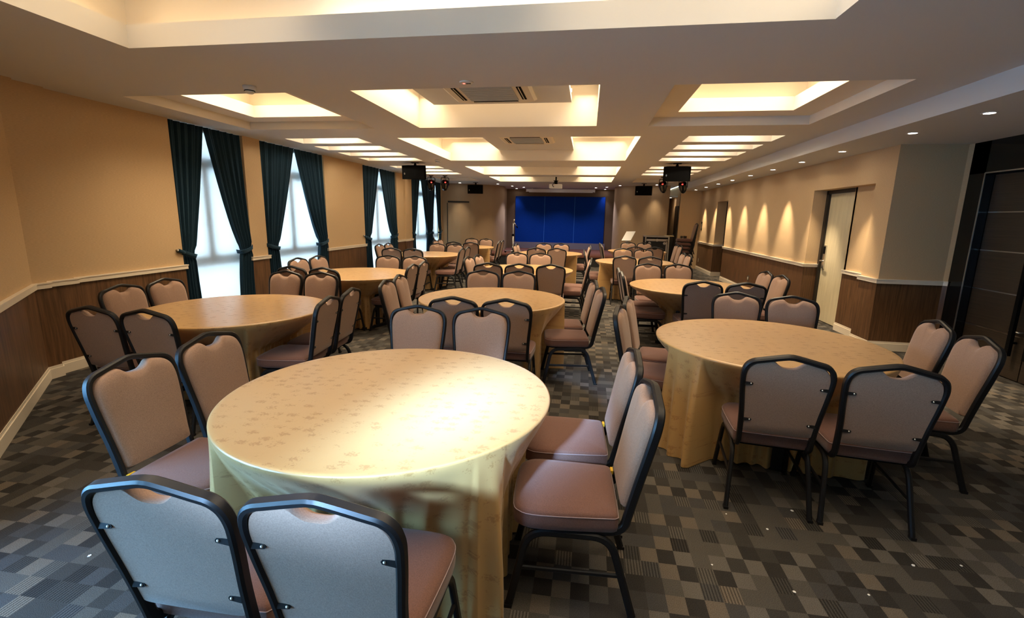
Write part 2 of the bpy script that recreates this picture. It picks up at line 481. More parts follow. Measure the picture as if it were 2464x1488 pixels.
trim_count = [0]
def dado(wall, poly, side, base_name, rail=True):
    mb = MB(); run(mb, poly, side, -0.004, 0.010, BASE_H, RAIL_B)
    build('wainscot_panel', mb, M['wainscot'], wall)
    mb = MB(); run(mb, poly, side, -0.004, 0.030, RAIL_B, RAIL_T - 0.012); run(mb, poly, side, -0.004, 0.036, RAIL_T - 0.012, RAIL_T)
    trim_count[0] += 1
    struct(build('trim_%d' % trim_count[0], mb, M['rail']), 'cream chair rail above walnut wainscot')
    mb = MB(); run(mb, poly, side, -0.004, 0.022, 0.0, BASE_H - 0.025); run(mb, poly, side, -0.004, 0.015, BASE_H - 0.025, BASE_H)
    struct(build(base_name, mb, M['rail']), 'cream baseboard under walnut wainscot')

# floor
mb = MB(); mb.box(-5.6, 5.0, -2.6, 19.7, -0.05, 0.0)
floor = struct(build('floor', mb, M['carpet']), 'grey and taupe patchwork carpet with ribbed blocks')

# left wall with its window openings
WIN = [(5.338, 6.616), (6.99, 8.82), (10.45, 12.38), (13.50, 15.12), (15.28, 16.36)]
REV = -5.42
left_runs = [
    [(-3.0, 1.40), (-3.0, 1.52), (-5.02, 3.54), (-5.02, 3.66), (-5.08, 3.70), (-5.08, 3.95), (XL, 3.96), (XL, 5.338), (REV, 5.338)],
    [(REV, 6.616), (XL, 6.616), (XL, 6.99), (REV, 6.99)],
    [(REV, 8.82), (XL, 8.82), (XL, 10.45), (REV, 10.45)],
    [(REV, 12.38), (XL, 12.38), (XL, 12.87), (-5.085, 12.88), (-5.085, 13.14), (XL, 13.15), (XL, 13.50), (REV, 13.50)],
]
mb = MB()
for r_ in left_runs: run(mb, r_, -1, -0.12, 0.0, 0.0, ZC)
run(mb, [(REV, 15.12), (-5.30, 15.12), (-5.30, 15.28), (REV, 15.28)], -1, -0.12, 0.0, 0.0, ZC)
run(mb, [(REV, 16.36), (XL, 16.36), (XL, 16.42)], -1, -0.12, 0.0, 0.0, ZC)
run(mb, [(-3.0, -1.55), (-3.0, -1.0)], -1, -0.12, 0.0, 0.0, ZC)
run(mb, [(-3.0, -1.0), (-3.0, 1.40)], -1, -0.12, 0.0, 2.25, ZC)
wall_left = struct(build('wall_left', mb, M['wall']), 'beige woven wallpaper wall with window openings')
for r_ in left_runs: dado(wall_left, r_, -1, 'baseboard_left')

# right wall: narrow doorway, service-door recess, pillar, entrance portal
right_runs = [
    [(2.97, 16.57), (XR, 16.57), (XR, 14.57), (3.98, 14.57)],
    [(3.98, 13.53), (XR, 13.53), (XR, 8.63), (3.86, 8.63)],
    [(3.80, 7.70), (3.80, 6.93), (XR, 6.93), (XR, 6.545), (4.37, 6.545), (4.41, 6.505)],
]
mb = MB()
for r_ in right_runs: run(mb, r_, -1, -0.12, 0.0, 0.0, ZS)
run(mb, [(XR, 14.57), (XR, 13.53)], -1, -0.33, 0.0, 2.13, ZS)
run(mb, [(XR, 8.63), (XR, 6.93)], -1, -0.22, 0.0, 2.115, ZS)
run(mb, [(4.41, 4.40), (4.41, -1.55)], -1, -0.12, 0.0, 0.0, ZS)
run(mb, [(2.97, 19.0), (2.97, 16.60)], -1, -0.10, 0.0, 0.0, ZC)
wall_right = struct(build('wall_right', mb, M['wall']), 'beige woven wallpaper wall with door recesses')
for r_ in right_runs:
    if r_[0][0] == 2.97: r_ = r_[1:]; r_ = [(XR, 16.54)] + r_[1:]
    dado(wall_right, r_, -1, 'baseboard_right')

# south wall behind the camera
mb = MB(); mb.box(-3.2, -2.0, -1.67, -1.55, 0, ZC + 0.01); mb.box(-1.0, 4.6, -1.67, -1.55, 0, ZC + 0.01); mb.box(-2.0, -1.0, -1.67, -1.55, 0, 1.95); mb.box(-2.0, -1.0, -1.67, -1.55, 2.66, ZC + 0.01)
struct(build('wall_back', mb, M['wall']), 'beige woven wallpaper wall opposite the stage')

# stage end: gently curved flank walls, stage back wall, corridor
mb = MB()
lw = [(XL, 16.40), (-4.5, 16.52)] + [(p.x, p.y) for p in catmull([(-4.15, 16.66, 0), (-3.85, 16.85, 0), (-3.41, 17.28, 0), (-3.20, 17.70, 0), (-3.15, 17.93, 0)], 5)] + [(-3.15, 18.05), (-3.32, 18.06), (-3.32, 19.45)]
run(mb, lw, -1, -0.10, 0.0, 0.0, ZC)
rw = [(1.10, 19.45), (1.10, 18.0), (0.90, 17.98)] + [(p.x, p.y) for p in catmull([(0.91, 17.82, 0), (0.98, 17.55, 0), (1.15, 17.26, 0), (1.556, 16.95, 0), (2.06, 16.74, 0), (2.40, 16.74, 0)], 5)] + [(2.66, 16.80), (2.66, 19.0)]
run(mb, rw, -1, -0.10, 0.0, 0.0, ZC)
mb.box(2.60, 3.05, 19.0, 19.1, 0, ZC)
struct(build('wall_stage', mb, M['wall_panel']), 'ribbed beige wall curving toward the stage')
mb = MB(); mb.box(-3.4, 1.2, 19.45, 19.55, 0, ZC)
struct(build('wall_front', mb, M['stage_wall']), 'taupe wall at the back of the stage')
# corridor drop ceiling and dark door leaf seen in the gap beside the curved wall
mb = MB(); mb.box(2.66, 2.97, 17.1, 19.0, 2.36, 2.40)
struct(build('trim_20', mb, M['ceiling']), 'lowered corridor ceiling beside the stage wall')
mb = MB(); mb.box(2.93, 2.969, 16.73, 17.22, 0.0, 2.06); o = build('door_3', mb, M['dark_brown']); struct(o, 'dark door leaf in the narrow corridor')
mb = MB(); mb.box(2.905, 2.93, 17.12, 17.15, 0.95, 1.10); build('handle', mb, M['silver'], o)

# stage platform
mb = MB()
front = [(-3.75, 16.75), (-3.55, 16.2), (-3.1, 15.98), (-1.1, 15.88), (1.0, 15.98), (1.5, 16.25), (1.62, 16.75)]
poly = front + [(1.0, 17.4), (0.88, 17.95), (1.08, 19.44), (-3.30, 19.44), (-3.13, 17.9), (-3.35, 17.45)]
mb.prism(poly, 0.30, 0.352)
stage = build('stage_platform', mb, M['stage'])
tag(stage, 'low carpeted stage platform with black skirt in front of the blue backdrop', 'stage')
mb = MB(); inner = [(x * 0.995 - 0.003, min(y + 0.02, 19.435)) for x, y in poly]; mb.prism(inner, 0.0, 0.299); build('skirt', mb, M['stage_black'], stage)

# hidden flush door in the left flank wall
d = empty('door_4'); struct(d, 'flush wallpapered door beside the corner window')
def wpt(x):   # wall line between (-5.134,16.40) and (-4.5,16.52)...
    pts = [(XL, 16.40), (-4.5, 16.52), (-4.15, 16.66), (-3.85, 16.85)]
    for (x0, y0), (x1, y1) in zip(pts, pts[1:]):
        if x0 <= x <= x1: return y0 + (y1 - y0) * (x - x0) / (x1 - x0)
    return pts[-1][1]
mb = MB(); pl = [(-4.92, wpt(-4.92)), (-4.5, 16.52), (-4.20, wpt(-4.20))]
run(mb, pl, -1, 0.0, 0.012, 0.0, 2.03); build('leaf', mb, M['wall_panel'], d)
mb = MB(); run(mb, pl, -1, 0.0, 0.020, 2.06, 2.12); build('head_gap', mb, M['dark_brown'], d)  # dark strip stands in for the shaded gap at the door head
mb = MB(); run(mb, [(-4.95, wpt(-4.95)), (-4.925, wpt(-4.925))], -1, 0.0, 0.008, 0.0, 2.05); build('jamb', mb, M['dark_brown'], d)  # dark strip drawn as the groove along the door edge

# service door (cream) in its recess
d = empty('door_1'); struct(d, 'pale veneer service door with steel lock plate')
mb = MB(); mb.box(3.88, 3.92, 7.69, 8.56, 0.012, 2.06); build('leaf', mb, M['door_cream'], d)
mb = MB(); mb.box(3.84, 3.95, 8.56, 8.63, 0, 2.115); mb.box(3.84, 3.95, 7.66, 8.63, 2.06, 2.115); build('frame', mb, M['dark_brown'], d)
mb = MB(); mb.box(3.862, 3.879, 8.455, 8.53, 0.86, 1.24); pl_ = build('lock_plate', mb, M['silver'], d)
mb = MB(); mb.tube([(3.86, 8.49, 0.99), (3.815, 8.49, 0.99), (3.81, 8.36, 0.99)], 0.011); build('lever', mb, M['silver'], pl_, smooth=True)
mb = MB(); mb.box(3.856, 3.8615, 8.465, 8.52, 1.10, 1.22); build('card_reader', plain and mb, M['black'], pl_)
mb = MB(); mb.box(3.92, 4.0, 7.6, 8.7, 0, 2.2); struct(build('trim_21', mb, M['dark_brown']), 'dark wall behind the service door')
# recess jamb panel beside the door (kept as wallpaper on the run), recess side
mb = MB(); mb.box(3.80, 3.95, 7.645, 7.69, 0, 2.115); build('jamb', mb, M['wall'], d)

# narrow dark doorway further down the right wall
d = empty('door_2'); struct(d, 'dark door standing in a narrow wall opening')
mb = MB(); mb.box(3.93, 3.97, 13.60, 14.50, 0.01, 2.08); build('leaf', mb, M['dark_brown'], d)
mb = MB(); mb.box(3.90, 4.0, 13.53, 13.60, 0, 2.13); mb.box(3.90, 4.0, 14.50, 14.57, 0, 2.13); mb.box(3.90, 4.0, 13.53, 14.57, 2.08, 2.13); build('frame', mb, M['black'], d)
mb = MB(); mb.box(3.905, 3.93, 13.68, 13.72, 0.95, 1.15); build('handle', mb, M['silver'], d)
mb = MB(); mb.box(4.0, 4.02, 13.4, 14.7, 0, 2.3); struct(build('trim_22', mb, M['black']), 'dark wall closing the narrow doorway')

# black entrance portal with double doors
d = empty('door_5'); struct(d, 'black lacquer entrance portal with wenge double doors')
mb = MB(); mb.box(4.40, 4.53, 6.27, 6.505, 0, ZS); mb.box(4.40, 4.53, 4.40, 6.505, 2.19, ZS); mb.box(4.40, 4.53, 4.40, 4.62, 0, ZS)
build('portal_frame', mb, M['dark_gloss'], d)
mb = MB()
for (y, z0, z1) in ((6.27, 0, 2.19), (4.62, 0, 2.19)): mb.box(4.394, 4.402, y - 0.007, y + 0.007, z0, z1)
mb.box(4.394, 4.402, 4.62, 6.27, 2.183, 2.197); build('portal_trim', mb, M['silver'], d)
mb = MB(); mb.box(4.56, 4.62, 4.4, 6.5, 0, 2.4); build('backing', mb, M['black'], d)
for k, (y0, y1) in enumerate(((5.452, 6.262), (4.63, 5.438))):
    mb = MB()
    zz = [0.012, 0.462, 0.474, 0.884, 0.896, 1.324, 1.336, 1.751, 1.763, 2.17]
    for i in range(0, 10, 2): mb.box(4.50, 4.545, y0, y1, zz[i], zz[i + 1])
    leaf = build('leaf', mb, M['door_dark'], d)
    for z in (0.468, 0.890, 1.330, 1.757):
        mb = MB(); mb.box(4.498, 4.54, y0, y1, z - 0.006, z + 0.006); build('inlay_strip', mb, M['silver'], leaf)
    yh = y0 + 0.10 if k == 0 else y1 - 0.10
    mb = MB(); mb.box(4.42, 4.455, yh - 0.022, yh + 0.022, 0.26, 1.95); h = build('pull_handle', mb, M['black'], leaf)
    mb = MB()
    for z in (0.40, 1.10, 1.80): mb.box(4.45, 4.502, yh - 0.010, yh + 0.010, z - 0.01, z + 0.01)
    build('handle_mount', mb, M['black'], h)
    mb = MB(); mb.tube([(4.50, yh - 0.05, 0.52), (4.46, yh - 0.05, 0.52), (4.455, yh + 0.06, 0.52)], 0.009); build('latch_bar', mb, M['silver'], leaf, smooth=True)
    mb = MB(); mb.lathe([(0.0, 0), (0.022, 0), (0.022, 0.012), (0.012, 0.03), (0.0, 0.032)], 12, mtx=Matrix.Translation((4.50, y0 + 0.22, 0.10)) @ Matrix.Rotation(R(-90), 4, 'Y')); build('floor_bolt', mb, M['silver'], leaf, smooth=True)

# glazed door in the wall beside the camera (outside the picture, source of the cool daylight)
d = empty('door_6'); struct(d, 'tall white framed glazed door letting in daylight')
mb = MB()
for y in (-1.0, 0.17, 1.34): mb.box(-3.09, -3.01, y, y + 0.06, 0, 2.25)
mb.box(-3.09, -3.01, -1.0, 1.40, 2.18, 2.25); mb.box(-3.09, -3.01, -1.0, 1.40, 0, 0.09)
build('frame', mb, M['white'], d)
for y0, y1 in ((-0.94, 0.17), (0.23, 1.34)):
    mb = MB(); mb.box(-3.055, -3.045, y0, y1, 0.09, 2.18); build('pane', mb, M['tinted_pane'], d)

w = empty('window_6'); struct(w, 'added unseen high white framed window in the wall opposite the stage')  # unseen window, added to go with the patch light
mb = MB(); mb.box(-2.0, -1.95, -1.64, -1.58, 1.95, 2.66); mb.box(-1.05, -1.0, -1.64, -1.58, 1.95, 2.66); mb.box(-2.0, -1.0, -1.64, -1.58, 1.95, 2.0); mb.box(-2.0, -1.0, -1.64, -1.58, 2.61, 2.66); build('window_frame', mb, M['white'], w)
mb = MB(); mb.box(-1.95, -1.05, -1.615, -1.605, 2.0, 2.61); build('pane', mb, M['tinted_pane'], w)

# ------------------------------------------------------------------ ceiling
holes = []
C0 = (-3.23, 1.30, 0.30, 3.11); C1 = (-2.212, 0.045, 4.32, 6.16); C2 = (-2.84, 0.655, 6.93, 9.73)
C3 = (-2.84, 0.65, 10.84, 12.93); C4 = (-2.85, 0.655, 13.55, 15.40)
L1 = (-4.65, -2.84, 4.34, 6.17); R1 = (0.66, 2.47, 4.38, 6.22)
slot_y = [(6.95, 7.45), (7.74, 8.22), (8.52, 9.01), (9.31, 9.80), (10.84, 11.31), (11.62, 12.10), (12.42, 12.93)]
slots = [(-4.64, -3.45, a - 0.04, b - 0.05) for a, b in slot_y] + [(1.285, 2.495, a, b) for a, b in slot_y]
E1 = (-4.60, -3.48, 13.87, 15.20); E2 = (1.285, 2.495, 13.95, 15.42)
holes = [C0, C1, C2, C3, C4, L1, R1, E1, E2] + slots
# window heads: the ceiling runs into the curtain pockets, solid over the wall
xs = sorted({-5.56, 2.955, *[h[0] for h in holes], *[h[1] for h in holes]})
ys = sorted({-2.6, 19.6, *[h[2] for h in holes], *[h[3] for h in holes]})
mb = MB()
idx = {}
def vid(x, y):
    if (x, y) not in idx:
        idx[(x, y)] = len(mb.v); mb.v.append((x, y, ZC))
    return idx[(x, y)]
for i in range(len(xs) - 1):
    for j in range(len(ys) - 1):
        cx, cy = (xs[i] + xs[i + 1]) / 2, (ys[j] + ys[j + 1]) / 2
        if any(h[0] < cx < h[1] and h[2] < cy < h[3] for h in holes): continue
        mb.f.append((vid(xs[i], ys[j]), vid(xs[i], ys[j + 1]), vid(xs[i + 1], ys[j + 1]), vid(xs[i + 1], ys[j])))
ceiling = struct(build('ceiling', mb, M['ceiling']), 'taupe white ceiling with lit coffers and slots')

mb = MB()
mb.box(2.955, 4.70, -2.6, 16.70, ZS, ZC + 0.02)
struct(build('ceiling', mb, M['ceiling']), 'lowered ceiling soffit with downlights along the door wall')

def ring(mb, h, z0, z1):
    x0, x1, y0, y1 = h
    c = [(x0, y0), (x1, y0), (x1, y1), (x0, y1)]
    for i in range(4):
        a, b = c[i], c[(i + 1) % 4]
        mb.add([(*a, z0), (*b, z0), (*b, z1), (*a, z1)], [(0, 1, 2, 3)])
def lid(mb, h, z):
    x0, x1, y0, y1 = h
    mb.add([(x0, y0, z), (x1, y0, z), (x1, y1, z), (x0, y1, z)], [(0, 1, 2, 3)])
def frame_plane(mb, o_, i_, z):
    x0, x1, y0, y1 = o_; a0, a1, b0, b1 = i_
    for q in ((x0, x1, y0, b0), (x0, x1, b1, y1), (x0, a0, b0, b1), (a1, x1, b0, b1)):
        if q[1] - q[0] > 1e-5 and q[3] - q[2] > 1e-5: lid(mb, q, z)
def grow(h, dx, dy=None):
    dy = dx if dy is None else dy
    return (h[0] - dx, h[1] + dx, h[2] - dy, h[3] + dy)
def strip(parent, x0, x1, y0, y1, z0, z1, m='cove'):
    mb = MB(); mb.box(x0, x1, y0, y1, z0, z1); return build('light_strip', mb, M[m], parent)

# stepped square coffers (left and right of the first row)
for h in (L1, R1):
    mb = MB(); zi = ZC + 0.10; inn = grow(h, -0.295); zl = zi + 0.145
    ring(mb, h, ZC, zi); frame_plane(mb, h, inn, zi); ring(mb, inn, zi, zl)
    big = grow(inn, 0.17); ring(mb, grow(inn, 0.012), zl - 0.06, zl); frame_plane(mb, grow(inn, 0.012), inn, zl)
    frame_plane(mb, big, grow(inn, 0.012), zl - 0.06); ring(mb, big, zl - 0.06, zl + 0.22); lid(mb, big, zl + 0.22)
    c = build('coffer', mb, M['coffer'], ceiling)
    x0, x1, y0, y1 = inn; e = 0.05; g = 0.085
    for q in ((x0 - g, x0 - e, y0, y1), (x1 + e, x1 + g, y0, y1), (x0, x1, y0 - g, y0 - e), (x0, x1, y1 + e, y1 + g)):
        strip(c, *q, zl - 0.05, zl - 0.02)

# first centre coffer with a free-hanging island
mb = MB(); top = ZC + 0.46
ring(mb, C1, ZC, top); lid(mb, C1, top)
c = build('coffer', mb, M['coffer'], ceiling)
isl = (-1.914, -0.256, 4.63, 5.85); mb = MB(); mb.box(*isl, 2.924, 2.99); build('island_panel', mb, M['ceiling'], c)
x0, x1, y0, y1 = isl
for q in ((x0 + 0.02, x0 + 0.06, y0, y1), (x1 - 0.06, x1 - 0.02, y0, y1), (x0, x1, y0 + 0.02, y0 + 0.06), (x0, x1, y1 - 0.06, y1 - 0.02)):
    strip(c, *q, 3.03, 3.06)

# long coffers with a central island strip
for h, m_ in ((C2, 'cove'), (C3, 'cove'), (C4, 'cove')):
    mb = MB(); top = ZC + 0.42; zl = ZC + 0.15
    x0, x1, y0, y1 = h
    for x, s_ in ((x0, -1), (x1, 1)):
        mb.add([(x, y0, ZC), (x, y1, ZC), (x, y1, zl), (x, y0, zl)], [(0, 1, 2, 3)])
        mb.add([(x, y0, zl), (x, y1, zl), (x + s_ * 0.012, y1, zl), (x + s_ * 0.012, y0, zl)], [(0, 1, 2, 3)])
        mb.add([(x + s_ * 0.012, y0, zl), (x + s_ * 0.012, y1, zl), (x + s_ * 0.012, y1, zl - 0.06), (x + s_ * 0.012, y0, zl - 0.06)], [(0, 1, 2, 3)])
        mb.add([(x + s_ * 0.012, y0, zl - 0.06), (x + s_ * 0.012, y1, zl - 0.06), (x + s_ * 0.18, y1, zl - 0.06), (x + s_ * 0.18, y0, zl - 0.06)], [(0, 1, 2, 3)])
        mb.add([(x + s_ * 0.18, y0, zl - 0.06), (x + s_ * 0.18, y1, zl - 0.06), (x + s_ * 0.18, y1, top), (x + s_ * 0.18, y0, top)], [(0, 1, 2, 3)])
    for y in (y0, y1):
        mb.add([(x0 - 0.18, y, ZC), (x1 + 0.18, y, ZC), (x1 + 0.18, y, top), (x0 - 0.18, y, top)], [(0, 1, 2, 3)])
    lid(mb, (x0 - 0.18, x1 + 0.18, y0, y1), top)
    c = build('coffer', mb, M['coffer'], ceiling)
    mb = MB(); mb.box(-1.835, -0.348, y0 + 0.001, y1 - 0.001, 2.917, 2.985); build('island_panel', mb, M['ceiling'], c)
    for q in ((x0 - 0.09, x0 - 0.05), (x1 + 0.05, x1 + 0.09)):
        strip(c, *q, y0 + 0.05, y1 - 0.05, zl - 0.05, zl - 0.02)
    for q in ((-1.82, -1.77), (-0.413, -0.363)):
        strip(c, *q, y0 + 0.05, y1 - 0.05, 3.03, 3.06)

# large coffer over the entrance end, lipped on all sides
mb = MB(); zl = ZC + 0.152; lp_ = grow(C0, 0.012); big = grow(C0, 0.24)
ring(mb, C0, ZC, zl); frame_plane(mb, lp_, C0, zl); ring(mb, lp_, zl - 0.05, zl); frame_plane(mb, big, lp_, zl - 0.05); ring(mb, big, zl - 0.05, zl + 0.27); lid(mb, big, zl + 0.27)
c = build('coffer', mb, M['coffer'], ceiling)
x0, x1, y0, y1 = C0
strip(c, x0 - 0.12, x0 - 0.08, y0, y1, zl - 0.045, zl - 0.015)
strip(c, x0, -1.95, y1 + 0.08, y1 + 0.12, zl - 0.045, zl - 0.015)
strip(c, -1.85, x1, y1 + 0.08, y1 + 0.12, zl - 0.045, zl - 0.015, 'cove_white')
strip(c, x1 + 0.08, x1 + 0.12, y0, y1, zl - 0.045, zl - 0.015, 'cove_white')

# narrow slots with a short tube in each
for h in slots:
    mb = MB(); ring(mb, h, ZC, ZC + 0.20); lid(mb, h, ZC + 0.20); c = build('light_slot', mb, M['coffer'], ceiling)
    cx, cy = (h[0] + h[1]) / 2, (h[2] + h[3]) / 2
    strip(c, cx - 0.20, cx + 0.20, cy - 0.03, cy + 0.0, ZC + 0.145, ZC + 0.175, 'slot')

for h in (E1, E2):
    mb = MB(); zi = ZC + 0.09; ring(mb, h, ZC, zi); lid(mb, h, zi); build('coffer', mb, M['coffer'], ceiling)

# ------------------------------------------------------------------ windows, blinds, curtains
ordinal = ['first', 'second', 'third', 'fourth', 'fifth']
for k, (a, b) in enumerate(WIN):
    w = empty('window_%d' % (k + 1)); struct(w, 'tall white framed casement window behind a sheer blind')
    m_ = (a + b) / 2; x0, x1 = -5.36, -5.31; t = 0.055
    mb = MB()
    mb.box(x0, x1, a, a + t, 0, ZC); mb.box(x0, x1, b - t, b, 0, ZC)
    mb.box(x0, x1, a, b, 0, t); mb.box(x0, x1, a, b, 2.24, 2.33); mb.box(x0, x1, a, b, 0.84, 0.93); mb.box(x0, x1, a, b, ZC - 0.02, ZC)
    build('window_frame', mb, M['white'], w)
    for (y0, y1) in ((a + t, m_ - 0.002), (m_ + 0.002, b - t)):
        mb = MB(); q0, q1 = x0 + 0.005, x1 + 0.012
        mb.box(q0, q1, y0, y0 + 0.06, 0.93, 2.24); mb.box(q0, q1, y1 - 0.06, y1, 0.93, 2.24)
        mb.box(q0, q1, y0, y1, 0.93, 0.99); mb.box(q0, q1, y0, y1, 2.18, 2.24)
        s_ = build('sash', mb, M['white'], w)
        mb = MB(); mb.box(-5.340, -5.334, y0 + 0.06, y1 - 0.06, 0.99, 2.18); build('pane', mb, M['pane'], s_)
    mb = MB(); mb.tube(arc_path([(x1 + 0.012, m_ + 0.03, 1.60), (x1 + 0.035, m_ + 0.03, 1.60), (x1 + 0.035, m_ + 0.03, 1.47)], 0.015), 0.008); build('handle', mb, M['white'], w, smooth=True)
    for z0, z1 in ((t, 0.84), (2.33, ZC - 0.02)):
        mb = MB(); mb.box(-5.340, -5.334, a + t, b - t, z0, z1); build('pane', mb, M['pane'], w)
    bl = empty('roller_blind', (-5.255, m_, 0))
    tag(bl, 'sheer white roller blind pulled down in the %s window from the entrance' % ordinal[k], 'blind', 'roller blinds behind the curtains')
    mb = MB(); mb.box(-0.001, 0.001, a - m_ + 0.03, b - m_ - 0.03, 0.03, ZC - 0.05); build('blind_cloth', mb, M['blind'], bl)
    mb = MB(); mb.box(-0.012, 0.012, a - m_ + 0.03, b - m_ - 0.03, 0.006, 0.03); build('bottom_bar', mb, M['white'], bl)
    mb = MB(); mb.tube([(0, a - m_ + 0.02, ZC - 0.035), (0, b - m_ - 0.02, ZC - 0.035)], 0.03, 12); build('roller', mb, M['white'], bl, smooth=True)

def curtain(a, b, near, n_pleat, seed):
    """one velvet panel; a,b = the span at the top; near = tied toward the a side"""
    rnd = random.Random(seed)
    NU, NV = 72, 40
    X0 = -5.165
    wdt = b - a
    zt_, zb = ZC - 0.004, 0.012
    ztie = 1.05
    mb = MB(); ph = [rnd.uniform(0, 6.28) for _ in range(3)]
    for j in range(NV + 1):
        t = j / NV; z = zt_ + (zb - zt_) * t
        # width law: full at the top, gathered at the tie, loose below
        if z > ztie:
            q = (z - ztie) / (zt_ - ztie); full = q ** 0.80
            inner = 0.30 + 0.70 * full
            lean = 0.0
        else:
            q = (ztie - z) / ztie; inner = 0.30 + 0.16 * q ** 0.7
        for i in range(NU + 1):
            u = i / NU
            y_in = (a + wdt * inner * u) if near else (b - wdt * inner * u)
            gath = 1.0 - (inner - 0.30) / 0.70
            amp = 0.020 + 0.022 * (1 - abs(z - ztie) / 2.0) * gath
            if abs(z - ztie) < 0.05: amp *= 0.55
            x = X0 + amp * (0.75 * math.sin(2 * math.pi * n_pleat * u + ph[0] + 1.3 * math.sin(4 * u + ph[1] + 0.6 * t)) + 0.35 * math.sin(2 * math.pi * n_pleat * 2.3 * u + ph[2])) + 0.008 * math.sin(5 * u + 3 * t + ph[2])
            if abs(z - ztie) < 0.35: x += 0.012 * (1 - abs(z - ztie) / 0.35)
            mb.v.append((x, y_in, z))
    for j in range(NV):
        for i in range(NU):
            p = j * (NU + 1) + i; mb.f.append((p, p + 1, p + NU + 2, p + NU + 1))
    return mb, (a if near else b), wdt * 0.30, ztie

for k, (a, b) in enumerate(WIN):
    m_ = (a + b) / 2 - (0.06 if k == 0 else 0.0)
    a, b = (a - 0.085, b) if k == 4 else (a, b + 0.085) if k == 3 else (a, b)
    for side in (0, 1):
        near = side == 0
        mb, edge, w_, zt_ = curtain(a + 0.005 if near else m_ + 0.004, m_ - 0.004 if near else b - 0.005, near, 4.5, 10 * k + side)
        yc = edge
        root = empty('curtain', (-5.165, yc, 0))
        tag(root, 'dark teal velvet curtain tied back, %s side of the %s window from the entrance' % ('entrance' if near else 'stage', ordinal[k]), 'curtain', 'velvet curtains along the window wall')
        mb.v = [(x + 5.165, y - yc, z) for x, y, z in mb.v]
        build('drape', mb, M['velvet'], root, smooth=True)
        # tieback band hugging the gathered cloth, plus its tail to a wall hook
        s_ = 1 if near else -1
        mb = MB(); pts = [(-0.05, -0.015 * s_, zt_ + 0.03), (0.045, -0.01 * s_, zt_ + 0.03), (0.065, s_ * w_ * 0.5, zt_ - 0.01), (0.05, s_ * (w_ + 0.015), zt_ - 0.035), (-0.045, s_ * (w_ + 0.02), zt_ - 0.03)]
        mb.sweep(catmull(pts, 5), [(0.030, 0.004), (-0.030, 0.004), (-0.030, -0.004), (0.030, -0.004)], Vector((0, 0, 1)))
        tb = build('tieback', mb, M['velvet'], root, smooth=True)
        if k in (0, 2) and near:
            mb = MB(); mb.tube(catmull([(0.045, 0.0, zt_ + 0.03), (0.055, -0.03, zt_ + 0.04), (0.058, -0.09, zt_ + 0.06)], 5), 0.022); build('tie_tail', mb, M['velvet'], tb, smooth=True)
            mb = MB(); mb.lathe([(0, 0), (0.012, 0.0), (0.012, 0.02), (0.018, 0.03), (0.0, 0.035)], 10, mtx=Matrix.Translation((0.034, -0.10, zt_ + 0.065)) @ Matrix.Rotation(R(90), 4, 'Y')); build('hook', mb, M['silver'], tb, smooth=True)

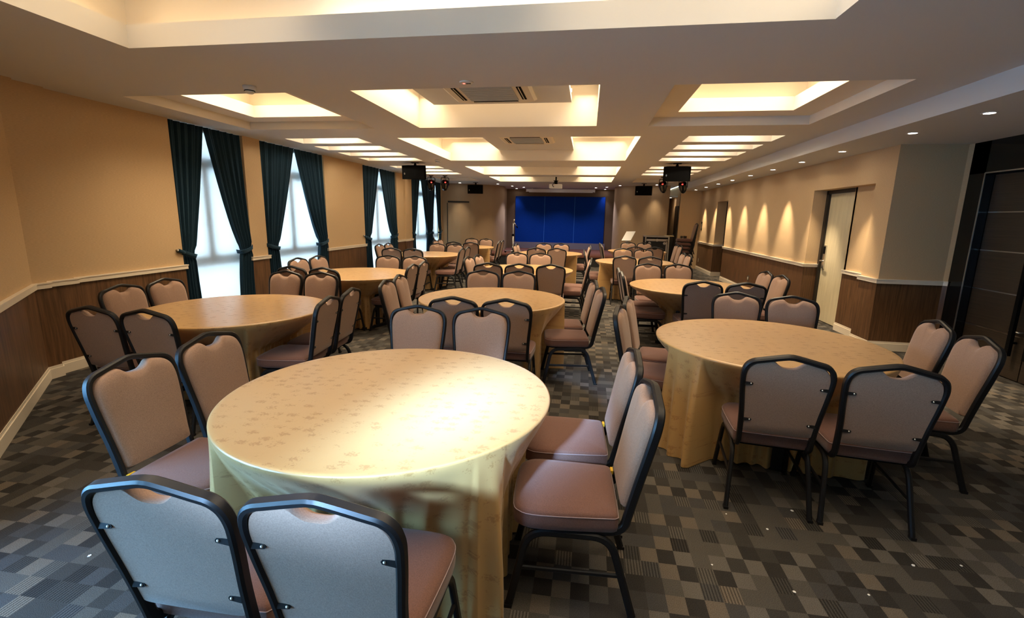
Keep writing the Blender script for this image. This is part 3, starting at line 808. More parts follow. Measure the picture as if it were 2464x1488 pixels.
# ------------------------------------------------------------------ chairs and tables
TABLES = {
    'M4': (-0.902, 2.059),
    'D4': (1.314, 3.532),
    'M3': (-0.964, 4.811),
    'W4': (-3.065, 3.693),
    'W3': (-3.244, 6.398),
    'M2': (-0.973, 7.737),
    'W2': (-3.497, 10.087),
    'W1': (-3.338, 12.932),
    'M1': (-0.869, 11.489),
    'D3': (1.353, 6.372),
    'D2': (0.951, 9.825),
    'D1': (1.333, 13.104),
}
CHAIRS = {   # side of the table, place in its pair, back-top x, y, heading
    'M4': [('S', 0, -1.078, 0.93, 0.4), ('S', 1, -0.621, 0.933, 0.4), ('W', 0, -2.089, 2.26, -91.3), ('W', 1, -2.099, 1.806, -91.3), ('E', 0, 0.308, 1.92, 92.6), ('E', 1, 0.285, 2.431, 92.6), ('N', 0, -0.752, 3.373, -177.4), ('N', 1, -1.237, 3.351, -177.4)],
    'D4': [('S', 0, 1.055, 2.495, -7.0), ('S', 1, 1.524, 2.437, -7.0), ('E', 0, 2.437, 3.212, 81.8), ('E', 1, 2.507, 3.697, 81.8), ('N', 0, 1.898, 4.63, 167.4), ('N', 1, 1.444, 4.732, 167.4), ('W', 0, 0.362, 4.184, -102.0), ('W', 1, 0.262, 3.714, -102.0)],
    'M3': [('S', 0, -1.094, 3.769, 1.1), ('S', 1, -0.639, 3.778, 1.1), ('W', 0, -2.108, 5.055, -84.7), ('W', 1, -2.066, 4.6, -84.7), ('E', 0, 0.18, 4.698, 97.1), ('E', 1, 0.115, 5.218, 97.1), ('N', 0, -0.836, 5.88, -173.7), ('N', 1, -1.29, 5.83, -173.7)],
    'W4': [('S', 0, -3.433, 2.73, -1.3), ('S', 1, -2.978, 2.72, -1.3), ('W', 0, -4.183, 4.08, -90.0), ('W', 1, -4.183, 3.626, -90.0), ('E', 0, -2.073, 3.535, 95.1), ('E', 1, -2.114, 3.998, 95.1), ('N', 0, -3.023, 5.026, 178.5), ('N', 1, -3.478, 5.038, 178.5)],
    'W3': [('S', 0, -3.734, 5.495, -3.7), ('S', 1, -3.274, 5.465, -3.7), ('W', 0, -4.295, 7.015, -96.2), ('W', 1, -4.344, 6.555, -96.2), ('E', 0, -2.374, 6.246, 90.0), ('E', 1, -2.374, 6.706, 90.0), ('N', 0, -2.828, 7.529, -177.6), ('N', 1, -3.288, 7.509, -177.6)],
    'M2': [('S', 0, -1.423, 6.76, 4.9), ('S', 1, -0.963, 6.792, 4.9), ('S', 2, -0.503, 6.839, 4.9), ('W', 0, -1.925, 8.212, -97.2), ('W', 1, -1.984, 7.752, -97.2), ('E', 0, 0.081, 7.742, 88.5), ('E', 1, 0.093, 8.202, 88.5), ('N', 0, -0.863, 9.016, 179.3), ('N', 1, -1.323, 9.021, 179.3)],
    'W2': [('S', 0, -3.976, 9.217, -0.0), ('S', 1, -3.516, 9.217, -0.0), ('W', 0, -4.723, 10.76, -92.5), ('W', 1, -4.744, 10.3, -92.5), ('E', 0, -2.604, 9.766, 89.4), ('E', 1, -2.6, 10.226, 89.4), ('N', 0, -3.16, 11.158, 174.9), ('N', 1, -3.62, 11.198, 174.9)],
    'W1': [('S', 0, -3.464, 12.062, -0.0), ('S', 1, -3.004, 12.062, -0.0), ('W', 0, -4.223, 13.222, -89.1), ('W', 1, -4.216, 12.762, -89.1), ('N', 0, -3.044, 14.211, 175.4), ('N', 1, -3.504, 14.249, 175.4), ('E', 0, -2.412, 13.06, 89.6), ('E', 1, -2.408, 13.519, 89.6)],
    'M1': [('S', 0, -1.116, 10.57, 2.9), ('S', 1, -0.656, 10.593, 2.9), ('W', 0, -1.772, 11.9, -90.3), ('W', 1, -1.775, 11.44, -90.3), ('E', 0, 0.094, 11.529, 90.7), ('E', 1, 0.088, 11.99, 90.7), ('N', 0, -0.676, 12.652, -174.3), ('N', 1, -1.136, 12.606, -174.3)],
    'D3': [('S', 0, 1.314, 5.502, -0.0), ('S', 1, 1.774, 5.502, -0.0), ('E', 0, 2.5, 6.454, 93.4), ('E', 1, 2.472, 6.914, 93.4), ('N', 0, 1.406, 7.562, -174.8), ('N', 1, 0.946, 7.52, -174.8), ('W', 0, 0.44, 6.66, -88.5), ('W', 1, 0.452, 6.2, -88.5)],
    'D2': [('S', 0, 0.706, 8.955, -0.0), ('S', 1, 1.166, 8.955, -0.0), ('N', 0, 1.288, 11.184, -180.0), ('N', 1, 0.828, 11.184, -180.0), ('E', 0, 2.02, 9.764, 92.2), ('E', 1, 2.002, 10.224, 92.2), ('W', 0, -0.062, 10.32, -89.3), ('W', 1, -0.056, 9.86, -89.3)],
    'D1': [('S', 0, 1.196, 12.124, -4.3), ('S', 1, 1.656, 12.09, -4.3), ('N', 0, 1.662, 14.313, 177.3), ('N', 1, 1.202, 14.335, 177.3), ('E', 0, 2.465, 13.074, 91.9), ('E', 1, 2.45, 13.534, 91.9), ('W', 0, 0.341, 13.348, -87.3), ('W', 1, 0.363, 12.888, -87.3)],
}

LEAN0, LEAN1 = -0.245, -0.352      # back plane: y at z=0.43 and at z=0.94
def back_y(z): return LEAN0 + (LEAN1 - LEAN0) * (z - 0.43) / 0.51

def chair_meshes():
    D = {}
    # seat cushion
    o_ = [(0.15, 0.212), (0.195, 0.185), (0.214, 0.13), (0.212, 0.0), (0.200, -0.17), (0.193, -0.203), (0.165, -0.212), (0.0, -0.213)]
    half = o_; full = half + [(-x, y) for x, y in reversed(half[:-1])] + [(0.0, 0.218)]
    loop = [(p.x, p.y) for p in catmull([(x, y, 0) for x, y in full], 3, closed=True)]
    mb = MB()
    prof = [(0.96, 0.372), (1.0, 0.380), (1.006, 0.40), (1.006, 0.434), (0.99, 0.447), (0.95, 0.455), (0.80, 0.461), (0.45, 0.465), (0.10, 0.466)]
    mb.loft([[(x * s, y * s, z) for x, y in loop] for s, z in prof])
    D['seat'] = mb.mesh('seat', M['seat'], True)
    mb = MB()
    for z in (0.439,):
        pts = [Vector((x * 1.004, y * 1.004, z)) for x, y in loop]; pts.append(pts[0])
        mb.tube(pts, 0.0022, 4)
    D['seam'] = mb.mesh('seam', M['thread'], True)
    mb = MB(); mb.loft([[(x * 0.90, y * 0.90, z) for x, y in loop] for z in (0.358, 0.3715)]); D['seat_pan'] = mb.mesh('seat_pan', M['black'])
    # back pad
    hf = [(0.0, 0.868), (0.030, 0.871), (0.052, 0.884), (0.070, 0.899), (0.090, 0.903), (0.125, 0.896), (0.158, 0.883), (0.183, 0.858), (0.195, 0.822), (0.196, 0.775), (0.190, 0.70), (0.180, 0.60), (0.172, 0.53), (0.169, 0.487), (0.160, 0.470), (0.10, 0.466), (0.0, 0.465)]
    full = hf + [(-x, z) for x, z in reversed(hf[1:-1])]
    lp = [(p.x, p.y) for p in catmull([(x, z, 0) for x, z in full], 3, closed=True)]
    cx, cz = 0.0, 0.67
    def L(s, dy, s2=None):
        r_ = []
        for x, z in lp:
            zz = cz + (z - cz) * (s2 or s); r_.append((x * s, back_y(zz) + dy, zz))
        return r_
    mb = MB()
    mb.loft([L(0.985, -0.010), L(0.997, -0.006), L(1.0, 0.004), L(0.985, 0.022, 0.992), L(0.94, 0.034, 0.96), L(0.80, 0.040, 0.82), L(0.45, 0.044), L(0.1, 0.045)])
    D['backrest'] = mb.mesh('backrest', M['pad'], True)
    D['backrest'].set_sharp_from_angle(angle=R(50))
    # back frame: one bent tube from under the seat, up and over
    hp = [(0.178, 0.43), (0.181, 0.50), (0.188, 0.60), (0.199, 0.70), (0.206, 0.78), (0.207, 0.828), (0.196, 0.868), (0.170, 0.892), (0.13, 0.903), (0.06, 0.920), (0.018, 0.929), (0.004, 0.930)]
    up = [Vector((x, back_y(z), z)) for x, z in hp]
    low = [Vector((0.178, 0.02, 0.368)), Vector((0.178, -0.10, 0.368)), Vector((0.178, -0.175, 0.368)), Vector((0.178, -0.215, 0.378)), Vector((0.178, -0.237, 0.40))]
    right = low + up
    right = catmull(right, 3)
    left = [Vector((-p.x, p.y, p.z)) for p in reversed(right)]
    mb = MB(); mb.sweep(right + left, rrect(0.025, 0.036, 0.28), Vector((1, 0, 0)))
    D['back_frame'] = mb.mesh('back_frame', M['black_frame'], True); D['back_frame'].set_sharp_from_angle(angle=R(40))
    # legs: each side is an arch, split at its crown into a front and a rear leg
    for s in (-1, 1):
        x = 0.190 * s; xf = 0.212 * s
        fr = arc_path([(xf, 0.222, 0.0), (x, 0.150, 0.348), (x, -0.02, 0.348)], 0.10, 6)
        rr = arc_path([(xf, -0.290, 0.0), (x, -0.185, 0.348), (x, -0.02, 0.348)], 0.10, 6)
        for nm, pth in (('front', fr), ('rear', rr)):
            mb = MB(); mb.sweep(pth, rrect(0.023, 0.032, 0.3), Vector((1, 0, 0)))
            mb.cbox((pth[0].x, pth[0].y, 0.008), (0.025, 0.033, 0.016))
            D['leg_%s_%d' % (nm, s)] = mb.mesh('leg', M['black_frame'], True); D['leg_%s_%d' % (nm, s)].set_sharp_from_angle(angle=R(40))
        mb = MB(); mb.sweep([(0.199 * s, 0.186, 0.185), (0.199 * s, -0.228, 0.185)], rrect(0.014, 0.020, 0.3), Vector((1, 0, 0)))
        D['stretcher_%d' % s] = mb.mesh('stretcher', M['black_frame'])
    mb = MB(); mb.box(-0.19, 0.19, -0.012, 0.012, 0.337, 0.357); D['cross_bar'] = mb.mesh('cross_bar', M['black_frame'])
    # pad brackets with screw heads on the rear face
    mb = MB()
    mb.loft([[(-0.002, -0.004, -0.010), (0.036, -0.004, -0.006), (0.040, -0.004, 0.0), (0.036, -0.004, 0.006), (-0.002, -0.004, 0.010)], [(-0.002, 0.0, -0.010), (0.036, 0.0, -0.006), (0.040, 0.0, 0.0), (0.036, 0.0, 0.006), (-0.002, 0.0, 0.010)]])
    D['bracket'] = mb.mesh('bracket', M['black_frame'])
    mb = MB(); mb.lathe([(0.0, 0.0), (0.0052, 0.0), (0.004, 0.003), (0.0, 0.0036)], 8, mtx=Matrix.Translation((0.029, -0.004, 0)) @ Matrix.Rotation(R(90), 4, 'X')); D['screw'] = mb.mesh('screw', M['silver'], True)
    mb = MB(); mb.box(0.150, 0.186, -0.2225, -0.2105, 0.432, 0.450); D['tag'] = mb.mesh('maker_tag', M['yellow'])
    return D
CM = chair_meshes()

def make_chair(loc, yaw, detail):
    root = empty('banquet_chair', loc, yaw)
    seat = obj('seat', CM['seat'], root)
    obj('seat_pan', CM['seat_pan'], root)
    obj('backrest', CM['backrest'], root)
    obj('back_frame', CM['back_frame'], root)
    for s in (-1, 1):
        obj('leg', CM['leg_front_%d' % s], root); obj('leg', CM['leg_rear_%d' % s], root)
        obj('stretcher', CM['stretcher_%d' % s], root)
    obj('cross_bar', CM['cross_bar'], root)
    if detail >= 1:
        obj('seam', CM['seam'], seat)
        for s in (-1, 1):
            for z in (0.765, 0.545):
                hw = 0.195 if z > 0.7 else 0.173
                b = obj('bracket', CM['bracket'], root)
                b.location = (s * hw, back_y(z) - 0.0095, z); b.rotation_euler = (R(-11.8), 0, 0); b.scale = (-s, 1, 1)
                if detail >= 2: obj('screw', CM['screw'], b)
    if detail >= 3:
        t = obj('maker_tag', CM['tag'], root); t['label'] = 'small yellow maker tag'
    return root

ROWNAME = {'M': 'middle row', 'W': 'window-side row', 'D': 'door-side row'}
ORD = {'1': 'first', '2': 'second', '3': 'third', '4': 'fourth'}
PAIR = {('S', 0): 'windowward', ('S', 1): 'doorward', ('N', 0): 'doorward', ('N', 1): 'windowward', ('E', 0): 'entranceward', ('E', 1): 'stageward', ('W', 0): 'stageward', ('W', 1): 'entranceward'}
BACKS = {'S': 'backing the entrance', 'N': 'backing the stage', 'E': 'backing the door wall', 'W': 'backing the windows'}
chair_pose = {}
for tname, lst in CHAIRS.items():
    for (side, i, px, py, deg) in lst:
        yaw = R(deg); pk = 0.352
        ox, oy = px - pk * math.sin(yaw), py + pk * math.cos(yaw)
        det = 3 if (tname == 'M4' and side in 'EW') else 2 if tname[1] == '4' or tname in ('M3',) else (1 if tname[1] == '3' else 0)
        c = make_chair((ox, oy, 0), yaw, det)
        pr = PAIR[(side, i)] if not (tname == 'M2' and side == 'S') else ('windowward', 'middle', 'doorward')[i]
        tag(c, 'taupe chair %s, %s of its %s, %s %s table from stage' % (BACKS[side], pr, 'three' if (tname == 'M2' and side == 'S') else 'pair', ORD[tname[1]], ROWNAME[tname[0]].replace(' row', '-row').replace('side-row', 'side')), 'chair', 'banquet chairs around the round tables')
        chair_pose.setdefault(tname, []).append((ox, oy, yaw))

# one loose chair by the corner window
c = make_chair((-4.62, 14.95, 0), R(-70), 0); tag(c, 'taupe banquet chair standing alone by the corner window curtains', 'chair', 'banquet chairs around the round tables')
# stack of six against the right wall
for k in range(6):
    c = make_chair((2.90 + 0.012 * k, 15.40, 0.115 * k), R(90), 0)
    tag(c, 'taupe banquet chair in the stack beside the flight case, %s from the floor' % ['lowest', 'second', 'third', 'fourth', 'fifth', 'topmost, sixth'][k], 'chair', 'stacked banquet chairs')

RT, ZT = 0.762, 0.757
def smoothstep(a, b, x):
    t = max(0.0, min(1.0, (x - a) / (b - a))); return t * t * (3 - 2 * t)

def make_cloth(tname, cx, cy):
    rnd = random.Random(hash_name(tname))
    NT = 480; lim = [9.0] * NT
    for (ox, oy, yaw) in chair_pose[tname]:
        co, si = math.cos(yaw), math.sin(yaw)
        hw, f0, f1 = 0.236, -0.245, 0.246
        for a in range(61):
            for b in range(41):
                lx = -hw + 2 * hw * a / 60; ly = f0 + (f1 - f0) * b / 40
                if 0 < a < 60 and 0 < b < 40: continue
                wx, wy = ox + co * lx - si * ly - cx, oy + si * lx + co * ly - cy
                r_ = math.hypot(wx, wy)
                if r_ < 1.0:
                    t = int((math.atan2(wy, wx) % (2 * math.pi)) / (2 * math.pi) * NT) % NT
                    lim[t] = min(lim[t], r_)
    w = 1
    l2 = [min(lim[(i + k) % NT] for k in range(-w, w + 1)) for i in range(NT)]
    l2 = [min(v, 0.98) for v in l2]
    l3 = [sum(l2[(i + k) % NT] for k in range(-w, w + 1)) / (2 * w + 1) for i in range(NT)]
    l3 = [min(a, b) for a, b in zip(l3, [min(l2[(i + k) % NT] for k in (0,)) + 0.004 for i in range(NT)])]
    nf = rnd.randint(34, 40); p1, p2, p3 = (rnd.uniform(0, 6.28) for _ in range(3))
    def fold(th):
        ph = nf * th + 0.9 * math.sin(3 * th + p1) + 0.5 * math.sin(7 * th + p2)
        s = math.sin(ph); return (0.5 + 0.5 * s) ** 1.4 - 0.42 + 0.25 * math.sin(0.5 * ph + p3)
    mb = MB(); uvs = []
    # top rings
    top_r = [0.0, 0.2, 0.4, 0.56, 0.68, 0.74, RT - 0.004]
    mb.v.append((0, 0, ZT + 0.004)); uvs.append((0, 0))
    for r_ in top_r[1:]:
        for i in range(NT):
            th = 2 * math.pi * i / NT
            mb.v.append((r_ * math.cos(th), r_ * math.sin(th), ZT + 0.004)); uvs.append((r_ * math.cos(th), r_ * math.sin(th)))
    for i in range(NT): mb.f.append((0, 1 + i, 1 + (i + 1) % NT))
    def ringf(k0, k1):
        for i in range(NT):
            j = (i + 1) % NT; mb.f.append((1 + k0 * NT + i, 1 + k1 * NT + i, 1 + k1 * NT + j, 1 + k0 * NT + j))
    for k in range(len(top_r) - 2): ringf(k, k + 1)
    zl = [0.7575, 0.751, 0.735, 0.71, 0.67, 0.62, 0.57, 0.52, 0.47, 0.41, 0.34, 0.26, 0.18, 0.10, 0.045, 0.008]
    nb = len(top_r) - 1
    for q, z in enumerate(zl):
        s = (ZT - z) / ZT
        wl = max(0.0, min(1.0, (0.742 - z) / 0.262)); wl = wl * (0.75 + 0.25 * wl)
        for i in range(NT):
            th = 2 * math.pi * i / NT
            amp = 0.062 * smoothstep(0.03, 0.80, s) ** 0.8
            r_ = RT + 0.004 + 0.012 * s + amp * fold(th)
            cap = RT + 0.004 + (l3[i] - RT - 0.004) * wl if l3[i] < 0.97 else 9.0
            r2 = min(r_, cap + 0.55 * amp * (fold(th) - 0.55)) if cap < 9 else r_
            # soften the hand-over
            r2 = max(0.30, r2)
            zz = z + (0.006 * math.sin(5 * th + p1) if z < 0.03 else 0.0)
            mb.v.append((r2 * math.cos(th), r2 * math.sin(th), max(0.004, zz))); uvs.append((th * RT, 2.0 + z))
        ringf(nb - 1 + q, nb + q)
    me = mb.mesh('tablecloth', M['damask'], True)
    ul = me.uv_layers.new(name='UVMap')
    flat = []
    for pl_ in me.polygons:
        us = [uvs[me.loops[li].vertex_index] for li in pl_.loop_indices]
        wrap = max(u[0] for u in us) - min(u[0] for u in us) > 2.0 and us[0][1] > 1.5
        for u in us:
            flat += [u[0] + (2 * math.pi * RT if wrap and u[0] < 1.0 else 0.0), u[1]]
    ul.data.foreach_set('uv', flat)
    return me

def hash_name(n): return sum(ord(ch) * (i + 3) * 7 for i, ch in enumerate(n))

# one folding table, copied under every cloth
mb = MB(); mb.lathe([(0.0, 0.728), (RT - 0.02, 0.728), (RT - 0.008, 0.734), (RT - 0.006, 0.75), (RT - 0.016, 0.757), (0.0, 0.757)], 48); me_top = mb.mesh('tabletop', M['pale_wood'], True); me_top.set_sharp_from_angle(angle=R(40))
leg_m = []
for s in (-1, 1):
    mb = MB(); mb.box(-0.03, 0.03, s * 0.30 - 0.025, s * 0.30 + 0.025, 0.04, 0.728); mb.box(-0.26, 0.26, s * 0.30 - 0.03, s * 0.30 + 0.03, 0.0, 0.04); leg_m.append(mb.mesh('leg', M['black_frame']))
mb = MB(); mb.box(-0.02, 0.02, -0.28, 0.28, 0.40, 0.44); me_br = mb.mesh('brace', M['black_frame'])
for tname, (cx, cy) in TABLES.items():
    where = '%s, %s from the stage' % (ROWNAME[tname[0]], ORD[tname[1]])
    t = empty('round_table', (cx, cy, 0), R({'M': 20, 'W': 70, 'D': -35}[tname[0]]))
    tag(t, 'round folding table under a gold cloth, ' + where, 'table', 'round banquet tables')
    obj('tabletop', me_top, t)
    for l_ in leg_m: obj('leg', l_, t)
    obj('brace', me_br, t)
    if tname == 'D4':      # the one table leg that shows below the lifted cloth
        mb = MB(); T_ = Matrix.Rotation(R(35), 4, 'Z') @ Matrix.Translation((-0.004, -0.455, 0)) @ Matrix.Rotation(R(-20), 4, 'Z')
        mb.box(-0.045, 0.045, -0.010, 0.010, 0.0, 0.728, T_); build('leg', mb, M['black_frame'], t)
    c = obj('tablecloth', make_cloth(tname, cx, cy)); c.location = (cx, cy, 0)
    tag(c, 'floor-length gold damask tablecloth, ' + where, 'tablecloth', 'gold damask tablecloths')

# ------------------------------------------------------------------ ceiling fixtures
def downlight(x, y, z, label, power, color=WARM2, group='recessed downlights', angle=62, blend=0.55, tilt=(0, 0)):
    d = empty('downlight', (x, y, z)); tag(d, label, 'downlight', group)
    mb = MB(); mb.lathe([(0.040, -0.004), (0.056, -0.004), (0.058, 0.0), (0.040, 0.0), (0.040, -0.004)], 20, caps=False); build('trim_ring', mb, M['white'], d, smooth=False)
    mb = MB(); mb.lathe([(0.0, -0.0012), (0.040, -0.0012), (0.040, 0.0), (0.0, 0.0)], 20); build('lens', mb, M['lens'], d)
    if power:
        l = bpy.data.lights.new('spot', 'SPOT'); l.energy = power; l.color = color; l.spot_size = R(angle * 2); l.spot_blend = blend; l.shadow_soft_size = 0.03
        o = bpy.data.objects.new('spot', l); COL.objects.link(o); o.parent = d; o.location = (0, 0, -0.02); o.rotation_euler = (R(tilt[0]), R(tilt[1]), 0)
    return d
soff = [4.79, 5.76, 7.16, 8.385, 9.585, 10.816, 12.084, 13.325, 14.631, 15.957]
numw = ['first', 'second', 'third', 'fourth', 'fifth', 'sixth', 'seventh', 'eighth', 'ninth', 'tenth']
for k, y in enumerate(reversed(soff)):
    downlight(3.30, y, ZS, 'small recessed downlight in the door-side soffit, %s from the stage end' % numw[k], K_DOWN, group='downlights in the soffit', angle=23, blend=0.85, tilt=(0, -10))
for (x, y, w_, pw) in [(-3.163, 16.577, 'by the windowward curved stage wall', 1), (-2.824, 17.666, 'over the windowward stage front', 1), (-2.885, 19.162, 'in the windowward back corner of the stage', 1), (-2.488, 18.334, 'over the microphone stand side of the stage', 1), (-1.144, 18.331, 'over the stage centre', 1), (0.223, 18.248, 'over the doorward half of the stage', 1), (0.593, 19.231, 'in the doorward back corner of the stage', 1), (0.609, 17.803, 'over the doorward stage front', 1), (1.019, 16.90, 'by the doorward curved stage wall', 1), (-4.401, 16.15, 'above the flush door by the corner window', 1), (2.166, 16.444, 'above the flight case', 1)]:
    st = 17.2 < y
    downlight(x, y, ZC, 'small recessed ceiling downlight ' + w_, K_STAGE * ((0.35 if y > 19 else 1.3) if st else 1.0), color=(0.80, 0.78, 1.0) if st else WARM2, group='downlights near the stage', angle=(54 if 18 < y < 19 else 34), blend=1.0)
downlight(2.80, 17.5, 2.36, 'small downlight in the corridor beside the stage wall', 3.0, group='downlights near the stage', angle=50)

def cassette(cx, cy, z, s, label):
    d = empty('air_conditioner', (cx, cy, z)); tag(d, label, 'air conditioner', 'ceiling cassette air conditioners')
    h = s / 2; mb = MB()
    loop = lambda q, zz: [(x, y, zz) for x, y in rrect(2 * q, 2 * q, 0.10)]
    mb.loft([loop(h, 0.0), loop(h, -0.012), loop(h - 0.03, -0.030), loop(h - 0.05, -0.030)]); build('panel', mb, M['cream_plastic'], d)
    g = s * 0.29; mb = MB(); mb.box(-g, g, -g, g, -0.040, -0.0301); gr = build('intake_grille', mb, M['grille'], d)
    for k in range(7):
        y = -g + 2 * g * (k + 0.5) / 7; mb = MB(); mb.box(-g + 0.015, g - 0.015, y - 0.004, y + 0.004, -0.044, -0.0401); build('slat', mb, M['grille'], gr)
    for k in range(4):
        mb = MB(); mb.box(-g * 0.95, g * 0.95, g + 0.045, g + 0.095, -0.034, -0.0301); o = build('air_outlet', mb, M['black'], d); o.rotation_euler = (0, 0, R(90 * k))
        mb = MB(); mb.box(-g * 0.95, g * 0.95, g + 0.066, g + 0.072, -0.040, -0.0341); build('louvre', mb, M['cream_plastic'], o)
cassette(-1.10, 5.27, 2.924, 0.93, 'ceiling cassette air conditioner on the square island farther from the stage')
cassette(-1.09, 8.35, 2.917, 0.90, 'ceiling cassette air conditioner on the long island nearer the stage')

def smoke(x, y, label, led=False):
    d = empty('smoke_detector', (x, y, ZC)); tag(d, label, 'detector', 'ceiling detectors')
    mb = MB()
    if led:
        mb.lathe([(0.0, -0.012), (0.035, -0.012), (0.055, -0.006), (0.060, 0.0), (0.0, 0.0)], 24); build('cover', mb, M['white'], d, smooth=True)
        mb = MB(); mb.cbox((-0.018, -0.01, -0.013), (0.014, 0.010, 0.006)); build('indicator', mb, M['red_led'], d)
        mb = MB(); mb.cbox((0.018, -0.004, -0.013), (0.04, 0.014, 0.004)); build('window', mb, M['black'], d)
    else:
        mb.lathe([(0.0, -0.062), (0.030, -0.062), (0.040, -0.052), (0.042, -0.036), (0.050, -0.032), (0.055, 0.0), (0.0, 0.0)], 24); build('housing', mb, M['white'], d, smooth=True)
        mb = MB(); mb.lathe([(0.0405, -0.045), (0.045, -0.045), (0.045, -0.038), (0.0405, -0.038), (0.0405, -0.045)], 24, caps=False); build('vent_ring', mb, M['black'], d)
smoke(-3.065, 4.10, 'white smoke detector on the ceiling beside the window-side coffer')
smoke(-1.072, 4.15, 'flat round ceiling sensor with a red light by the square coffer', True)
smoke(-3.087, 9.616, 'white smoke detector on the ceiling beside the narrow slots')

def speaker(x, y, label, tilt, turn, zc):
    d = empty('loudspeaker', (x, y, ZC), R(turn)); tag(d, label, 'loudspeaker', 'black ceiling loudspeakers')
    T_ = Matrix.Translation((0, 0, zc)) @ Matrix.Rotation(R(tilt), 4, 'X')
    w_, h_ = 0.26, 0.142
    mb = MB()
    pr = [(-w_, -0.10), (-w_ + 0.03, -0.125), (w_ - 0.03, -0.125), (w_, -0.10), (w_ - 0.07, 0.14), (-w_ + 0.07, 0.14)]
    mb.loft([[T_ @ Vector((a, b, -h_)) for a, b in pr], [T_ @ Vector((a, b, h_)) for a, b in pr]]); build('cabinet', mb, M['black'], d)
    mb = MB(); mb.box(-w_ + 0.035, w_ - 0.035, -0.131, -0.1255, -h_ + 0.012, h_ - 0.012, T_); g = build('grille', mb, M['black'], d)
    mb = MB(); mb.box(-w_ + 0.055, -w_ + 0.068, -0.1335, -0.1315, -0.045, -0.005, T_); mb.box(-w_ + 0.048, -w_ + 0.076, -0.1335, -0.1315, -0.028, -0.020, T_); lg = build('badge', mb, M['silver'], g)
    mb = MB(); mb.cbox((0, 0.02, -0.004), (0.16, 0.12, 0.008)); mb.tube([(0, 0.02, -0.006), (0, 0.02, zc + h_ * 0.9)], 0.018); mb.lathe([(0, -0.06), (0.03, -0.06), (0.03, -0.03), (0, -0.03)], 10, (0, 0.02, 0)); build('ceiling_bracket', mb, M['black'], d)
speaker(-3.76, 10.12, 'large black loudspeaker hung from the ceiling among the window-side slots', 8, 8, -0.20)
speaker(1.716, 10.22, 'large black loudspeaker hung from the ceiling among the door-side slots', 8, -8, -0.20)
speaker(-3.80, 15.95, 'black loudspeaker hung by the windowward curved stage wall', 6, 6, -0.22)
speaker(1.70, 15.90, 'black loudspeaker hung by the doorward curved stage wall', 6, -6, -0.22)

def par(x, y, turn, label, pitch=-52):
    d = empty('stage_light', (x, y, ZC), R(turn)); tag(d, label, 'stage light', 'black stage lights with red lenses')
    mb = MB(); mb.cbox((0, 0, -0.008), (0.12, 0.12, 0.016)); mb.tube(arc_path([(-0.11, 0, -0.27), (-0.11, 0, -0.06), (0.11, 0, -0.06), (0.11, 0, -0.27)], 0.03), 0.009, 6); mb.tube([(0, 0, -0.01), (0, 0, -0.065)], 0.014); build('yoke', mb, M['black'], d)
    T_ = Matrix.Translation((0, 0, -0.27)) @ Matrix.Rotation(R(90 + pitch), 4, 'X')
    mb = MB(); mb.lathe([(0.0, -0.15), (0.05, -0.15), (0.075, -0.12), (0.098, -0.02), (0.098, 0.10), (0.104, 0.10), (0.104, 0.12), (0.085, 0.12), (0.08, 0.10), (0.0, 0.10)], 18, mtx=T_); b = build('can', mb, M['dark_gloss'], d, auto=40)
    mb = MB(); mb.lathe([(0.0, 0.1005), (0.024, 0.1005), (0.020, 0.108), (0.0, 0.112)], 14, mtx=T_); build('lens', mb, M['red_lens'], b, smooth=True)
    mb = MB(); mb.tube(catmull([T_ @ Vector((0.03, 0, -0.15)), Vector((0.03, 0.05, -0.12)), Vector((-0.03, 0.04, -0.05)), Vector((0, 0.02, -0.02))], 5), 0.006, 5); build('cable', mb, M['black'], b)
par(-4.49, 13.36, 25, 'black stage light with red lens by the corner curtains, nearer the windows')
par(-4.07, 13.33, 25, 'black stage light with red lens by the corner curtains, nearer the room centre')
par(1.93, 13.40, -25, 'black stage light with red lens near the flight case, nearer the room centre')
par(2.44, 13.42, -25, 'black stage light with red lens near the flight case, nearer the door wall')

# projector
d = empty('projector', (-1.03, 14.9, ZC)); tag(d, 'white ceiling projector on a black bracket facing the stage', 'projector')
mb = MB(); mb.box(-0.19, 0.19, -0.15, 0.15, -0.235, -0.115); mb.loft([[(x, y, z) for x, y in rrect(0.36, 0.28, 0.2)] for z in (-0.243, -0.235)]); b = build('housing', mb, M['white'], d)
mb = MB(); mb.lathe([(0, 0), (0.05, 0), (0.045, 0.05), (0.0, 0.05)], 16, mtx=Matrix.Translation((0.08, 0.15, -0.17)) @ Matrix.Rotation(R(-90), 4, 'X')); build('lens', mb, M['black'], b, smooth=True)
mb = MB(); mb.cbox((0, 0, -0.006), (0.14, 0.14, 0.012)); mb.box(-0.045, 0.045, -0.045, 0.045, -0.115, -0.01); mb.tube([(0, 0, -0.02), (0, 0, 0.200)], 0.022); br = build('bracket', mb, M['black'], d)
mb = MB(); mb.tube(catmull([(-0.05, -0.15, -0.20), (-0.09, -0.19, -0.15), (-0.05, -0.10, -0.06), (-0.02, -0.03, -0.01)], 6), 0.009, 6); build('cable', mb, M['black'], br, smooth=True)
